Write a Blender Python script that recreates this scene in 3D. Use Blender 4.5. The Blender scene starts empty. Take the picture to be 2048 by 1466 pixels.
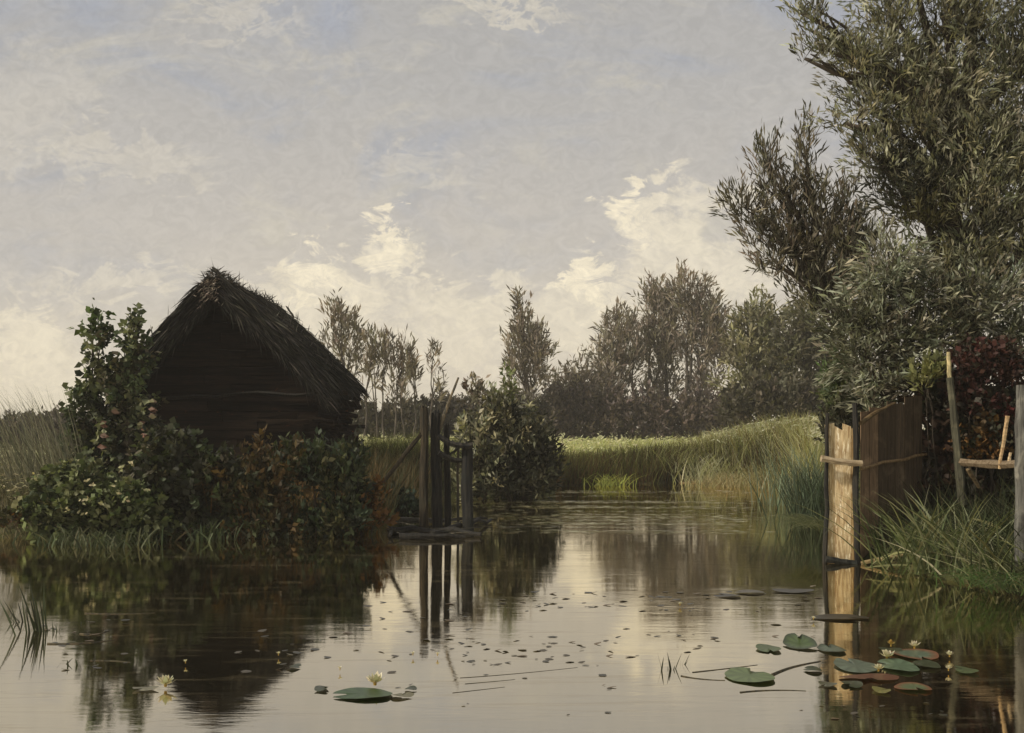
import bpy, math, random
import numpy as np
from mathutils import Vector
R = math.radians
rng = np.random.default_rng(7); random.seed(7)
SC = bpy.context.scene; COL = SC.collection
# ------------------------------------------------------------------ camera
F, H, HOR = 2196.0, 1.7, 855.0      # focal length in photo pixels, eye height, horizon row
cd = bpy.data.cameras.new('camera'); cam = bpy.data.objects.new('camera', cd); COL.objects.link(cam)
cam.location = (0, 0, H); cam.rotation_euler = (R(90), 0, 0)
cd.sensor_width = 36; cd.lens = 36*F/2048; cd.shift_y = (HOR-733)/2048
cd.clip_start = .1; cd.clip_end = 6000; SC.camera = cam
SC.view_settings.view_transform = 'Standard'; SC.view_settings.look = 'None'
SC.view_settings.exposure = .18; SC.view_settings.gamma = 1
SC.render.engine = 'CYCLES'
try:
    SC.cycles.max_bounces = 6; SC.cycles.diffuse_bounces = 2; SC.cycles.glossy_bounces = 3
    SC.cycles.transmission_bounces = 3; SC.cycles.volume_bounces = 1
except Exception: pass
# ------------------------------------------------------------------ node helper
class NT:
    def __init__(s, nt): s.nt = nt; s.n = nt.nodes; s.l = nt.links
    def new(s, t, **kw):
        n = s.n.new(t)
        for k, v in kw.items(): setattr(n, k, v)
        return n
    def put(s, sock, v):
        if isinstance(v, bpy.types.NodeSocket): s.l.new(v, sock)
        elif v is not None: sock.default_value = v
    def math(s, op, a, b=None, c=None, clamp=False):
        n = s.new('ShaderNodeMath', operation=op, use_clamp=clamp)
        s.put(n.inputs[0], a)
        if b is not None: s.put(n.inputs[1], b)
        if c is not None: s.put(n.inputs[2], c)
        return n.outputs[0]
    def noise(s, vec, scale, detail=4, rough=.55, dist=0, out='Fac'):
        n = s.new('ShaderNodeTexNoise')
        if vec is not None: s.l.new(vec, n.inputs['Vector'])
        n.inputs['Scale'].default_value = scale; n.inputs['Detail'].default_value = detail
        n.inputs['Roughness'].default_value = rough; n.inputs['Distortion'].default_value = dist
        return n.outputs[out]
    def mapr(s, v, a, b, c=0., d=1.):
        n = s.new('ShaderNodeMapRange', interpolation_type='SMOOTHSTEP'); s.put(n.inputs[0], v)
        for i, x in enumerate((a, b, c, d)): n.inputs[i+1].default_value = x
        return n.outputs[0]
    def mix(s, f, a, b, mode='MIX'):
        n = s.new('ShaderNodeMix', data_type='RGBA', blend_type=mode)
        s.put(n.inputs[0], f)
        for i, x in ((6, a), (7, b)):
            if isinstance(x, tuple) and len(x) == 3: x = x+(1,)
            s.put(n.inputs[i], x)
        return n.outputs[2]
    def ramp(s, v, stops):
        n = s.new('ShaderNodeValToRGB'); s.put(n.inputs[0], v); e = n.color_ramp.elements
        while len(e) < len(stops): e.new(.5)
        for i, (p, c) in enumerate(stops): e[i].position = p; e[i].color = c+(1,)
        return n.outputs[0]
    def scalev(s, vec, sc):
        n = s.new('ShaderNodeMapping'); s.l.new(vec, n.inputs[0]); n.inputs['Scale'].default_value = sc
        return n.outputs[0]
# ------------------------------------------------------------------ sky (world) and sun
SUN_AZ, SUN_EL = R(-116), R(42)      # azimuth clockwise from +Y (the view direction): sun stands to the left
wd = bpy.data.worlds.new('World'); SC.world = wd; wd.use_nodes = True
w = NT(wd.node_tree); w.n.clear()
tc = w.new('ShaderNodeTexCoord').outputs['Generated']
sx = w.new('ShaderNodeSeparateXYZ'); w.l.new(tc, sx.inputs[0])
yy = w.math('ADD', w.math('ABSOLUTE', sx.outputs[1]), .12)
yy = w.math('MAXIMUM', w.math('ABSOLUTE', sx.outputs[1]), .15)
u0 = w.math('DIVIDE', sx.outputs[0], yy); v0 = w.math('DIVIDE', w.math('ABSOLUTE', sx.outputs[2]), yy)
cb = w.new('ShaderNodeCombineXYZ'); w.l.new(u0, cb.inputs[0]); w.l.new(v0, cb.inputs[1]); UV = cb.outputs[0]
UVs = w.scalev(UV, (1, 1.9, 1))
n1 = w.noise(UVs, 9, 7, .62, .4); n2 = w.noise(UVs, 2.6, 5, .55, .5); n3 = w.noise(UVs, 22, 6, .65, .9)
n4 = w.noise(w.scalev(UV, (1, 1.3, 1)), 60, 3, .6, 1.5)
vv = w.math('ADD', v0, w.math('MULTIPLY', w.math('SUBTRACT', n2, .5), .16))
base = w.ramp(w.math('MULTIPLY', vv, 2.0), [(0, (.53, .468, .375)), (.16, (.475, .425, .35)), (.36, (.40, .368, .325)),
                                           (.62, (.335, .32, .30)), (1, (.29, .283, .275))])
blue = w.mapr(w.noise(UVs, 4.3, 6, .6, .8), .47, .70)
hi = w.mapr(v0, .06, .26)
base = w.mix(w.math('MULTIPLY', w.math('MULTIPLY', blue, hi), .75), base, (.265, .278, .315))
warm = w.mapr(w.noise(w.scalev(UV, (1.2, 2.8, 1)), 6.5, 7, .66, .6), .52, .68)
base = w.mix(w.math('MULTIPLY', warm, .42), base, (.47, .43, .34))
def cloud(px, py, rx, ry, k=1.0):
    du = w.math('DIVIDE', w.math('SUBTRACT', w.math('ADD', u0, w.math('MULTIPLY', w.math('SUBTRACT', n1, .5), .26)), (px-1024)/F), rx/F)
    dv = w.math('DIVIDE', w.math('SUBTRACT', w.math('ADD', v0, w.math('MULTIPLY', w.math('SUBTRACT', n3, .5), .16)), (HOR-py)/F), ry/F)
    r2 = w.math('ADD', w.math('MULTIPLY', du, du), w.math('MULTIPLY', dv, dv))
    return w.math('MULTIPLY', w.mapr(r2, 1.9, .1), k)
CL = [(1232, 415, 50, 34, 1), (1275, 455, 62, 40, .85), (1345, 425, 60, 52, .7), (1395, 470, 70, 90, .6), (1300, 520, 80, 48, .55), (1440, 560, 110, 60, .5), (792, 480, 48, 34, .95), (812, 525, 40, 34, .7), (620, 560, 90, 50, .95), (690, 590, 80, 44, .6), (560, 640, 150, 60, .5),
      (1130, 575, 60, 30, 1), (1170, 600, 110, 40, .65), (1010, 640, 150, 44, .5), (905, 610, 110, 46, .5), (1250, 660, 200, 60, .45), (760, 700, 260, 50, .4), (230, 560, 150, 26, .3), (50, 700, 110, 60, .6), (130, 780, 160, 50, .45), (170, 310, 190, 30, .22), (300, 345, 110, 24, .2),
      (60, 200, 90, 90, .15), (1050, 15, 90, 22, .35), (520, 40, 120, 26, .2), (820, 330, 120, 26, .2)]
m = None
for c in CL:
    k = cloud(*c); m = k if m is None else w.math('MAXIMUM', m, k)
m = w.math('MULTIPLY', m, w.mapr(n4, .2, .75, .75, 1.0))
skyc = w.mix(m, base, (.68, .60, .445))
gr = w.mapr(n4, .2, .8, .93, 1.07); 
skyc = w.mix(1.0, skyc, w.mix(1, (1, 1, 1), gr, 'MULTIPLY'), 'MULTIPLY')
K = w.new('ShaderNodeVectorMath', operation='SCALE'); w.l.new(skyc, K.inputs[0]); K.inputs['Scale'].default_value = 12.8
sk = w.new('ShaderNodeTexSky', sky_type='NISHITA', sun_disc=False)
sk.sun_elevation = SUN_EL; sk.sun_rotation = SUN_AZ; sk.dust_density = 3
fin = w.mix(.94, sk.outputs[0], K.outputs[0])
bg = w.new('ShaderNodeBackground'); w.l.new(fin, bg.inputs[0]); bg.inputs[1].default_value = .1
w.l.new(bg.outputs[0], w.new('ShaderNodeOutputWorld').inputs[0])
sd = Vector((math.sin(SUN_AZ)*math.cos(SUN_EL), math.cos(SUN_AZ)*math.cos(SUN_EL), math.sin(SUN_EL)))
sl = bpy.data.lights.new('sun', 'SUN'); sl.energy = 3.5; sl.angle = R(4); sl.color = (1, .90, .74)
so = bpy.data.objects.new('sun', sl); COL.objects.link(so); so.rotation_euler = sd.to_track_quat('Z', 'Y').to_euler()
so.location = (-20, 0, 30)
# ------------------------------------------------------------------ helpers
def W(px, py, d): return np.array([(px-1024)*d/F, d, H-(py-HOR)*d/F])
def dist(py): return F*H/(py-HOR)
def G(px, py):                                   # a photo position on the water level
    d = dist(py); return np.array([(px-1024)*d/F, d, 0.])
def tag(o, label=None, cat=None, group=None, kind=None):
    if label: o['label'] = label
    if cat: o['category'] = cat
    if group: o['group'] = group
    if kind: o['kind'] = kind
    return o
def empty(name, loc, label=None, cat=None, group=None):
    o = bpy.data.objects.new(name, None); COL.objects.link(o); o.location = [float(x) for x in loc]
    o.empty_display_size = .2
    return tag(o, label, cat, group)
def noisy(x, y, s=1., seed=0):                   # cheap smooth 2-D noise
    a = np.sin(x*1.3*s+seed)+np.sin(y*1.7*s+seed*2.1+1)+np.sin((x+y)*.9*s+seed*.7)+np.sin((x-1.6*y)*2.1*s+seed*1.3)*.6+np.sin((2.3*x+y)*2.9*s+3*seed)*.4
    return a/4.
class MB:
    """collects vertices, faces, colours and builds ONE mesh object"""
    def __init__(s): s.v = []; s.f = []; s.c = []; s.n = 0; s.q = []
    def add(s, v, f, c=(1, 1, 1)):
        v = np.asarray(v, float).reshape(-1, 3); s.v.append(v)
        s.f += [tuple(int(i)+s.n for i in t) for t in f]
        c = np.asarray(c, float)
        s.c.append(np.broadcast_to(c if c.ndim == 2 else c[None], (len(v), 3)).copy()); s.n += len(v)
    def quads(s, v, c):                          # v: N,4,3  c: N,3
        N = len(v); s.v.append(v.reshape(-1, 3)); s.c.append(np.repeat(c, 4, 0))
        s.q.append(np.arange(N*4).reshape(N, 4)+s.n); s.n += N*4
    def strips(s, v, c):                         # v: N,k,2,3 (k rungs), c: N,3
        N, k = v.shape[:2]; s.v.append(v.reshape(-1, 3)); s.c.append(np.repeat(c, k*2, 0))
        b = np.arange(N)[:, None]*(2*k)+np.arange(k-1)[None]*2; b = b.reshape(-1, 1)+s.n
        s.q.append(np.concatenate([b, b+1, b+3, b+2], 1)); s.n += N*k*2
    def tube(s, pts, rad, seg=6, c=(1, 1, 1), jit=0, cap=True, tw=0):
        pts = np.asarray(pts, float); n = len(pts); rad = np.broadcast_to(np.asarray(rad, float), (n,))
        t = np.gradient(pts, axis=0); t /= np.linalg.norm(t, axis=1)[:, None]+1e-9
        ref = np.array([0, 0, 1.]) if abs(t[0, 2]) < .8 else np.array([0., 1, 0])
        V = []
        for i in range(n):
            a = np.cross(t[i], ref); a /= np.linalg.norm(a)+1e-9; b = np.cross(t[i], a)
            for k in range(seg):
                an = 2*math.pi*k/seg+tw; r = rad[i]*(1+jit*rng.uniform(-1, 1))
                V.append(pts[i]+r*(math.cos(an)*a+math.sin(an)*b))
        fs = [(i*seg+k, i*seg+(k+1) % seg, (i+1)*seg+(k+1) % seg, (i+1)*seg+k) for i in range(n-1) for k in range(seg)]
        if cap: fs += [tuple(range(seg))[::-1], tuple((n-1)*seg+k for k in range(seg))]
        s.add(V, fs, c)
    def box(s, lo, hi, c=(1, 1, 1), jit=0):
        lo = np.asarray(lo, float); hi = np.asarray(hi, float)
        V = np.array([[(lo, hi)[(i >> k) & 1][k] for k in range(3)] for i in range(8)])
        if jit: V = V+rng.uniform(-jit, jit, V.shape)
        s.add(V, [(0, 2, 3, 1), (4, 5, 7, 6), (0, 1, 5, 4), (2, 6, 7, 3), (0, 4, 6, 2), (1, 3, 7, 5)], c)
    def build(s, name, mat, parent=None, smooth=False):
        me = bpy.data.meshes.new(name)
        V = np.concatenate(s.v) if s.v else np.zeros((0, 3)); C = np.concatenate(s.c)
        off = np.zeros(3)
        if parent is not None: off = np.array(parent['_w'] if '_w' in parent else parent.location)
        V = V-off
        q = np.concatenate(s.q) if s.q else np.zeros((0, 4), int)
        loops = [i for f in s.f for i in f]; st = np.cumsum([0]+[len(f) for f in s.f])[:-1] if s.f else np.zeros(0, int)
        tot = len(loops)+q.size
        me.vertices.add(len(V)); me.vertices.foreach_set('co', V.ravel())
        me.loops.add(tot); me.loops.foreach_set('vertex_index', np.concatenate([np.array(loops, int), q.ravel()]).astype(np.int32))
        me.polygons.add(len(s.f)+len(q))
        me.polygons.foreach_set('loop_start', np.concatenate([st, np.arange(len(q))*4+len(loops)]).astype(np.int32))
        me.polygons.foreach_set('use_smooth', np.full(len(s.f)+len(q), bool(smooth)))
        me.update(calc_edges=True); me.validate()
        a = me.color_attributes.new('Col', 'FLOAT_COLOR', 'POINT')
        a.data.foreach_set('color', np.concatenate([C, np.ones((len(C), 1))], 1).astype(np.float32).ravel())
        me.materials.append(mat)
        o = bpy.data.objects.new(name, me); COL.objects.link(o)
        if parent is not None: o.parent = parent
        return o
def pal(P, n, j=.25, hj=.06):
    P = np.array(P, float); i = rng.integers(0, len(P), n)
    return np.clip(P[i]*(1+rng.uniform(-j, j, (n, 1)))*(1+rng.uniform(-hj, hj, (n, 3))), .002, 1)
def unit(v): return v/(np.linalg.norm(v, axis=-1, keepdims=True)+1e-9)
def leafcards(mb, P, D, L, Wd, C, droop=.1, facing=None):
    n = len(P); D = unit(D); S = rng.normal(size=(n, 3))
    if facing is not None: S = S*.6+facing
    S = unit(np.cross(D, S)); L = np.asarray(L)[:, None]; Wd = np.asarray(Wd)[:, None]
    mid = P+D*L*.45; tip = P+D*L; tip[:, 2] -= (L[:, 0]*droop)
    mb.quads(np.stack([P, mid+S*Wd, tip, mid-S*Wd], 1), C)
def blades(mb, P, h, wd, lean, C, k=4, bend=.5, azi=None, flop=0):
    """upright tapering grass blades growing from P"""
    n = len(P); a = rng.uniform(0, 2*math.pi, n) if azi is None else azi+rng.normal(0, .5, n)
    dr = np.stack([np.cos(a), np.sin(a), np.zeros(n)], 1)
    sa = rng.uniform(0, 2*math.pi, n); sd_ = np.stack([np.cos(sa), np.sin(sa)*.5, np.zeros(n)], 1)
    V = np.zeros((n, k, 2, 3))
    for i in range(k):
        t = i/(k-1); z = h*(t-flop*t*t); off = (lean*t+bend*lean*t*t)*h
        c = P+dr*off[:, None]+np.array([0, 0, 1.])*z[:, None]; ww = (wd*(1-t)**.8*(.6+.8*t) if i < k-1 else wd*.05)[:, None]
        V[:, i, 0] = c-sd_*ww; V[:, i, 1] = c+sd_*ww
    mb.strips(V, C)
# ------------------------------------------------------------------ materials
def newmat(name):
    m = bpy.data.materials.new(name); m.use_nodes = True; t = NT(m.node_tree); t.n.clear()
    return m, t, t.new('ShaderNodeOutputMaterial')
def leafmat(name, trans=.25, rough=.6, spec=.25):
    m, t, out = newmat(name)
    a = t.new('ShaderNodeAttribute', attribute_name='Col').outputs['Color']
    p = t.new('ShaderNodeBsdfPrincipled'); t.l.new(a, p.inputs['Base Color']); p.inputs['Roughness'].default_value = rough
    p.inputs['Specular IOR Level'].default_value = spec
    tr = t.new('ShaderNodeBsdfTranslucent'); t.l.new(t.mix(1., a, (1.1, 1.15, .6), 'MULTIPLY'), tr.inputs[0])
    mx = t.new('ShaderNodeMixShader'); mx.inputs[0].default_value = trans
    t.l.new(p.outputs[0], mx.inputs[1]); t.l.new(tr.outputs[0], mx.inputs[2]); t.l.new(mx.outputs[0], out.inputs[0])
    return m
def woodmat(name, c1, c2, c3, sc=(30, 30, 3), rough=.85, bump=.35, spots=None, vcol=True, bd=.02, spec=.2):
    m, t, out = newmat(name)
    co = t.new('ShaderNodeTexCoord').outputs['Object']
    g = t.noise(t.scalev(co, sc), 1, 6, .65, .6); b = t.noise(co, 3.1, 5, .6, .5)
    c = t.mix(t.mapr(g, .35, .65), c1, c2); c = t.mix(t.mapr(b, .5, .72), c, c3)
    if spots:
        c = t.mix(t.mapr(t.noise(t.scalev(co, spots[1]), 1, 5, .7, .3), spots[2], spots[2]+.08), c, spots[0])
    if vcol: c = t.mix(1., c, t.new('ShaderNodeAttribute', attribute_name='Col').outputs['Color'], 'MULTIPLY')
    p = t.new('ShaderNodeBsdfPrincipled'); t.l.new(c, p.inputs['Base Color']); p.inputs['Roughness'].default_value = rough
    p.inputs['Specular IOR Level'].default_value = spec
    bp = t.new('ShaderNodeBump'); bp.inputs['Strength'].default_value = bump; bp.inputs['Distance'].default_value = bd
    t.l.new(g, bp.inputs['Height']); t.l.new(bp.outputs[0], p.inputs['Normal']); t.l.new(p.outputs[0], out.inputs[0])
    return m
M = {}
M['leaf'] = leafmat('foliage'); M['grass'] = leafmat('grass', .3, .65, .2)
M['straw'] = leafmat('straw', .05, .85, .1)
M['petal'] = leafmat('petal', .3, .5, .3)
M['bark'] = woodmat('bark', (.035, .028, .02), (.075, .06, .045), (.05, .045, .03), (14, 14, 2.5), .9, .6)
M['bark_far'] = woodmat('bark far', (.05, .042, .035), (.12, .10, .08), (.07, .06, .05), (4, 4, .8), .9, .4)
M['tarred'] = woodmat('old dark boards', (.009, .008, .007), (.026, .018, .013), (.014, .012, .010), (1.5, 2, 22), .85, .6, ((.10, .035, .014), (2.2, 2, 5), .62), bd=.03, spec=.05)
M['pile'] = woodmat('wet old pile', (.009, .010, .011), (.04, .035, .027), (.02, .022, .019), (26, 26, 2.2), .7, .6)
M['bleached'] = woodmat('bleached plank', (.68, .58, .37), (.30, .20, .10), (.76, .68, .50), (85, 85, 5), .85, .4, ((.90, .86, .68), (40, 40, 6), .55), bd=.005)
M['board'] = woodmat('brown board', (.15, .108, .068), (.06, .048, .034), (.20, .15, .095), (75, 75, 2.5), .9, .5, bd=.008, spec=.05)
M['rail'] = woodmat('weathered rail', (.34, .29, .21), (.17, .13, .085), (.42, .37, .27), (4, 30, 30), .8, .5)
M['post'] = woodmat('grey post', (.16, .15, .12), (.06, .055, .045), (.28, .25, .19), (30, 30, 2.5), .85, .5)
M['pad'] = leafmat('lily pad leaf', .05, .35, .5)
# ground
m, t, out = newmat('earth'); M['earth'] = m
co = t.new('ShaderNodeTexCoord').outputs['Object']
c = t.mix(t.mapr(t.noise(co, .5, 8, .7), .35, .65), (.03, .028, .014), (.075, .08, .03))
c = t.mix(t.mapr(t.noise(co, 3, 6, .7), .5, .7), c, (.06, .042, .02))
sxz = t.new('ShaderNodeSeparateXYZ'); t.l.new(t.new('ShaderNodeNewGeometry').outputs['Position'], sxz.inputs[0])
c = t.mix(t.mapr(sxz.outputs[1], 36, 46, 0, .85), c, t.mix(t.mapr(t.noise(co, .16, 8, .7), .38, .62), (.28, .30, .13), (.42, .40, .22)))
p = t.new('ShaderNodeBsdfPrincipled'); t.l.new(c, p.inputs['Base Color']); p.inputs['Roughness'].default_value = 1
p.inputs['Specular IOR Level'].default_value = .1
bp = t.new('ShaderNodeBump'); bp.inputs['Strength'].default_value = .8; bp.inputs['Distance'].default_value = .15
t.l.new(t.noise(co, 2.5, 8, .7), bp.inputs['Height']); t.l.new(bp.outputs[0], p.inputs['Normal']); t.l.new(p.outputs[0], out.inputs[0])
# water: still, murky, strongly mirroring at this low angle, faint ripples and a thin film that dulls it in streaks
m, t, out = newmat('pond water'); M['water'] = m
co = t.new('ShaderNodeTexCoord').outputs['Object']
r1 = t.noise(t.scalev(co, (1.1, 3.4, 1)), 1.6, 4, .55, .6); r2 = t.noise(t.scalev(co, (2.2, 8, 1)), 2.6, 5, .6, .4)
calm = t.mapr(t.noise(t.scalev(co, (.12, .45, 1)), 1.6, 4, .6), .42, .66, .25, 1.)
hh = t.math('MULTIPLY', t.math('ADD', t.math('MULTIPLY', r1, .7), t.math('MULTIPLY', r2, .35)), calm)
bp = t.new('ShaderNodeBump'); bp.inputs['Strength'].default_value = .09; bp.inputs['Distance'].default_value = .022
t.l.new(hh, bp.inputs['Height'])
gl = t.new('ShaderNodeBsdfGlossy'); gl.inputs['Color'].default_value = (.99, .92, .77, 1)
t.l.new(t.mapr(t.noise(t.scalev(co, (.25, 1.1, 1)), 2, 5, .6), .4, .7, .008, .035), gl.inputs['Roughness'])
t.l.new(bp.outputs[0], gl.inputs['Normal'])
df = t.new('ShaderNodeBsdfDiffuse')
film = t.mapr(t.noise(t.scalev(co, (.45, 3.4, 1)), 1.7, 9, .72, .7), .52, .66)
t.l.new(t.mix(film, (.009, .008, .004), (.10, .082, .048)), df.inputs[0])
lw = t.new('ShaderNodeFresnel'); lw.inputs['IOR'].default_value = 1.9; t.l.new(bp.outputs[0], lw.inputs['Normal'])
fac = t.math('ADD', t.math('MULTIPLY', lw.outputs[0], .50), .58, clamp=True)
fac = t.math('SUBTRACT', fac, t.math('MULTIPLY', film, .13))
mx = t.new('ShaderNodeMixShader'); t.l.new(fac, mx.inputs[0]); t.l.new(df.outputs[0], mx.inputs[1]); t.l.new(gl.outputs[0], mx.inputs[2])
t.l.new(mx.outputs[0], out.inputs[0])
# ------------------------------------------------------------------ ground with the pond cut into it, water
shore_px = [(-60, 1072), (0, 1075), (60, 1078), (120, 1082), (200, 1090), (300, 1078), (380, 1082), (450, 1074), (560, 1078), (650, 1070), (720, 1068), (765, 1050),
            (800, 1030), (850, 1006), (900, 998), (960, 996), (1040, 1000), (1105, 990), (1118, 974), (1200, 970), (1300, 968), (1400, 963), (1480, 964), (1570, 968),
            (1615, 985), (1640, 1015), (1650, 1060), (1652, 1121), (1730, 1124), (1800, 1135), (1880, 1158), (1960, 1172), (2048, 1190), (2200, 1230)]
SH = np.array([G(a, b)[:2] for a, b in shore_px])
SH = np.concatenate([SH, [[6.6, 8], [7.5, 4], [8, 0], [6, -4], [0, -6], [-9, -5], [-17, 2], [-19, 12], [-14, 17.5]]])
def sdist(X, Y):                                  # signed distance to the shoreline: + on land
    A = SH; B = np.roll(SH, -1, 0); best = np.full(X.shape, 1e9); ins = np.zeros(X.shape, bool)
    for (ax, ay), (bx, by) in zip(A, B):
        dx, dy = bx-ax, by-ay; tt = np.clip(((X-ax)*dx+(Y-ay)*dy)/(dx*dx+dy*dy), 0, 1)
        best = np.minimum(best, np.hypot(X-ax-tt*dx, Y-ay-tt*dy))
        c = ((ay > Y) != (by > Y)) & (X < (bx-ax)*(Y-ay)/(by-ay+1e-12)+ax); ins ^= c
    return np.where(ins, -best, best)
def zg(X, Y):
    X = np.asarray(X, float); Y = np.asarray(Y, float); s = sdist(X, Y)
    land = .32*(1-np.exp(-np.maximum(s, 0)/.7))+.02
    land = land+.06*noisy(X, Y, 1.1, 2)*np.clip(s, 0, 1)+.35*np.clip((Y-40)/60, 0, 1)+noisy(X, Y, .05, 4)*.5*np.clip((Y-60)/200, 0, 1)
    land = land+0.85*np.exp(-(((X-11)/4.5)**2+((Y-35)/8)**2))          # the bank swells on the right
    return np.where(s > 0, land, np.maximum(-.9, s*.8-.02))
az = np.concatenate([np.linspace(-180, -32, 50)[:-1], np.linspace(-32, 34, 330), np.linspace(34, 180, 50)[1:-1]])
rr = np.concatenate([np.geomspace(.4, 8, 24)[:-1], np.geomspace(8, 45, 150)[:-1], np.geomspace(45, 1400, 50)])
AZ, RR = np.meshgrid(np.radians(az), rr); X = RR*np.sin(AZ); Y = RR*np.cos(AZ); Z = zg(X, Y)
nA, nR = len(az), len(rr); mb = MB(); V = np.stack([X, Y, Z], -1).reshape(-1, 3)
fs = [(j*nA+i, j*nA+(i+1) % nA, (j+1)*nA+(i+1) % nA, (j+1)*nA+i) for j in range(nR-1) for i in range(nA)]
V = np.concatenate([V, [[0, 0, zg(np.array([0.]), np.array([0.]))[0]]]]); fs += [(nR*nA, (i+1) % nA, i) for i in range(nA)]
mb.add(V, fs); tag(mb.build('ground', M['earth'], smooth=True), kind='structure')
mb = MB(); mb.add([(-24, -9, 0), (14, -9, 0), (24, 48, 0), (-24, 48, 0)], [(0, 1, 2, 3)])
tag(mb.build('water', M['water']), kind='structure')
# ------------------------------------------------------------------ vegetation builders
def tufted(blobs, d, leaf, lw, P, up=.5, dens=1., twig=None, spread=.55, origin=None, lpt=14, tl=None, droop=.08, depth=1.0):
    """foliage as twig tufts spread through ellipsoids given in photo units at distance d; returns leaf mesh and tuft points"""
    mb = MB(); cen = []
    for b in blobs:
        px, py, rx, ry = b[:4]; k = b[4] if len(b) > 4 else 1.; PP = b[5] if len(b) > 5 else P; dd = d+(b[6] if len(b) > 6 else 0)
        s = dd/F; c = W(px, py, dd); rX, rZ = rx*s, ry*s; rY = .5*(rX+rZ)*depth
        tlb = tl if tl else .30*min(rX, rZ)+leaf
        vol = rX*rZ; nt = max(6, int(dens*k*vol/(leaf*leaf*lw)*1.05)); cen.append((c, rX, rY, rZ))
        q = unit(rng.normal(size=(nt, 3)))*(rng.uniform(0, 1, (nt, 1))**.45)
        q *= (1+.22*noisy(q[:, :1]*3, q[:, 2:]*3, 1.4, px*.13))      # uneven outline
        T = c+q*np.array([rX, rY, rZ])
        org = (c-np.array([0, 0, rZ*.9])) if origin is None else origin
        Dt = unit(unit(T-org)*1.0+np.array([0, 0, up])+rng.normal(size=(nt, 3))*.35)
        L = tlb*rng.uniform(.6, 1.25, nt); tc_ = pal(PP, nt, .32)
        if twig is not None: leafcards(mb, T-Dt*L[:, None]*.3, Dt, L*1.25, np.full(nt, leaf*.05), pal([twig], nt, .2), 0)
        a = rng.uniform(-.25, 1, (nt, lpt)); base_ = T[:, None]+Dt[:, None]*(a*L[:, None])[..., None]
        base_ = base_+rng.normal(size=base_.shape)*(L*.13)[:, None, None]
        D = Dt[:, None]+rng.normal(size=base_.shape)*spread
        n = nt*lpt; C = np.repeat(tc_, lpt, 0)*(1+rng.uniform(-.28, .28, (n, 1)))
        ll = leaf*rng.uniform(.55, 1.3, n)
        leafcards(mb, base_.reshape(-1, 3), D.reshape(-1, 3), ll, ll*lw*rng.uniform(.7, 1.3, n), np.clip(C, .003, 1), droop)
    return mb, cen
def curve(a, b, sag=(0, 0, 0), n=7, wob=.0):
    a = np.asarray(a, float); b = np.asarray(b, float); t = np.linspace(0, 1, n)[:, None]
    p = a+(b-a)*t+np.asarray(sag, float)*(4*t*(1-t))
    p[1:-1] += rng.normal(size=(n-2, 3))*wob*np.linalg.norm(b-a)
    return p
def plant(name, label, cat, blobs, d, leaf, lw, P, base, group=None, stems=1, tr=.12, bark='bark', limb=True, crown='crown', trunkname='trunk', top=None, subs=3, **kw):
    """a tree or shrub: Empty at its foot > trunk with limbs, crown"""
    bx = (base-1024)*d/F; bz = float(zg(np.array([bx]), np.array([d]))[0])
    root = empty(name, (bx, d, bz), label, cat, group)
    leafmb, cen = tufted(blobs, d, leaf, lw, P, **kw)
    st = MB(); foot = np.array([bx, d, bz-.1])
    hi_ = max(cen, key=lambda c: c[0][2]+c[2]); topz = hi_[0][2]+hi_[3]*.3
    for k in range(stems):
        if stems == 1: f0, tp = foot, (np.array([hi_[0][0], hi_[0][1], topz]) if top is None else W(*top, d))
        else:
            f0 = foot+np.array([(k-(stems-1)/2)*tr*5+rng.uniform(-1, 1)*tr, rng.uniform(-2, 2)*tr, 0]); c = cen[k % len(cen)]
            tp = c[0]+np.array([rng.uniform(-.3, .3)*c[1], 0, c[3]*.45])
        tk = curve(f0, tp, (rng.uniform(-.04, .04)*(tp[2]-f0[2]), 0, 0), 10, .008)
        st.tube(tk, np.linspace(1, .22, 10)*tr*(1 if stems == 1 else .75), 7, (1, 1, 1), .12)
        if limb:
            for j, c in enumerate(cen):
                if stems > 1 and j % stems != k: continue
                fr = np.clip((c[0][2]-c[3]-f0[2])/max(tp[2]-f0[2], .1)*.9, .18, .85); q0 = tk[int(fr*9)]
                lb = curve(q0, c[0]+np.array([0, 0, c[3]*.2]), (0, 0, .06*np.linalg.norm(c[0]-q0)), 6, .02)
                st.tube(lb, np.linspace(.5, .12, 6)*tr, 5, (1, 1, 1), .1)
                for _ in range(subs):
                    e = c[0]+unit(rng.normal(size=3)+np.array([0, 0, .6]))*np.array([c[1], c[2], c[3]])*.85
                    st.tube(curve(lb[rng.integers(2, 5)], e, (0, 0, 0), 5, .03), np.linspace(.22, .05, 5)*tr, 4, (1, 1, 1), .1)
    st.build(trunkname, M[bark], root, True); leafmb.build(crown, M['leaf'], root)
    return root
def ghost_points(n, pxa, pxb, da, db, smin=.02, smax=1e9):
    """random land points between two photo columns and two distances"""
    d = np.exp(rng.uniform(math.log(da), math.log(db), n*3)); px = rng.uniform(pxa, pxb, n*3)
    X = (px-1024)*d/F; s = sdist(X, d); k = (s > smin) & (s < smax); X, d = X[k][:n], d[k][:n]
    return np.stack([X, d, zg(X, d)-.02], 1)
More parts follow.
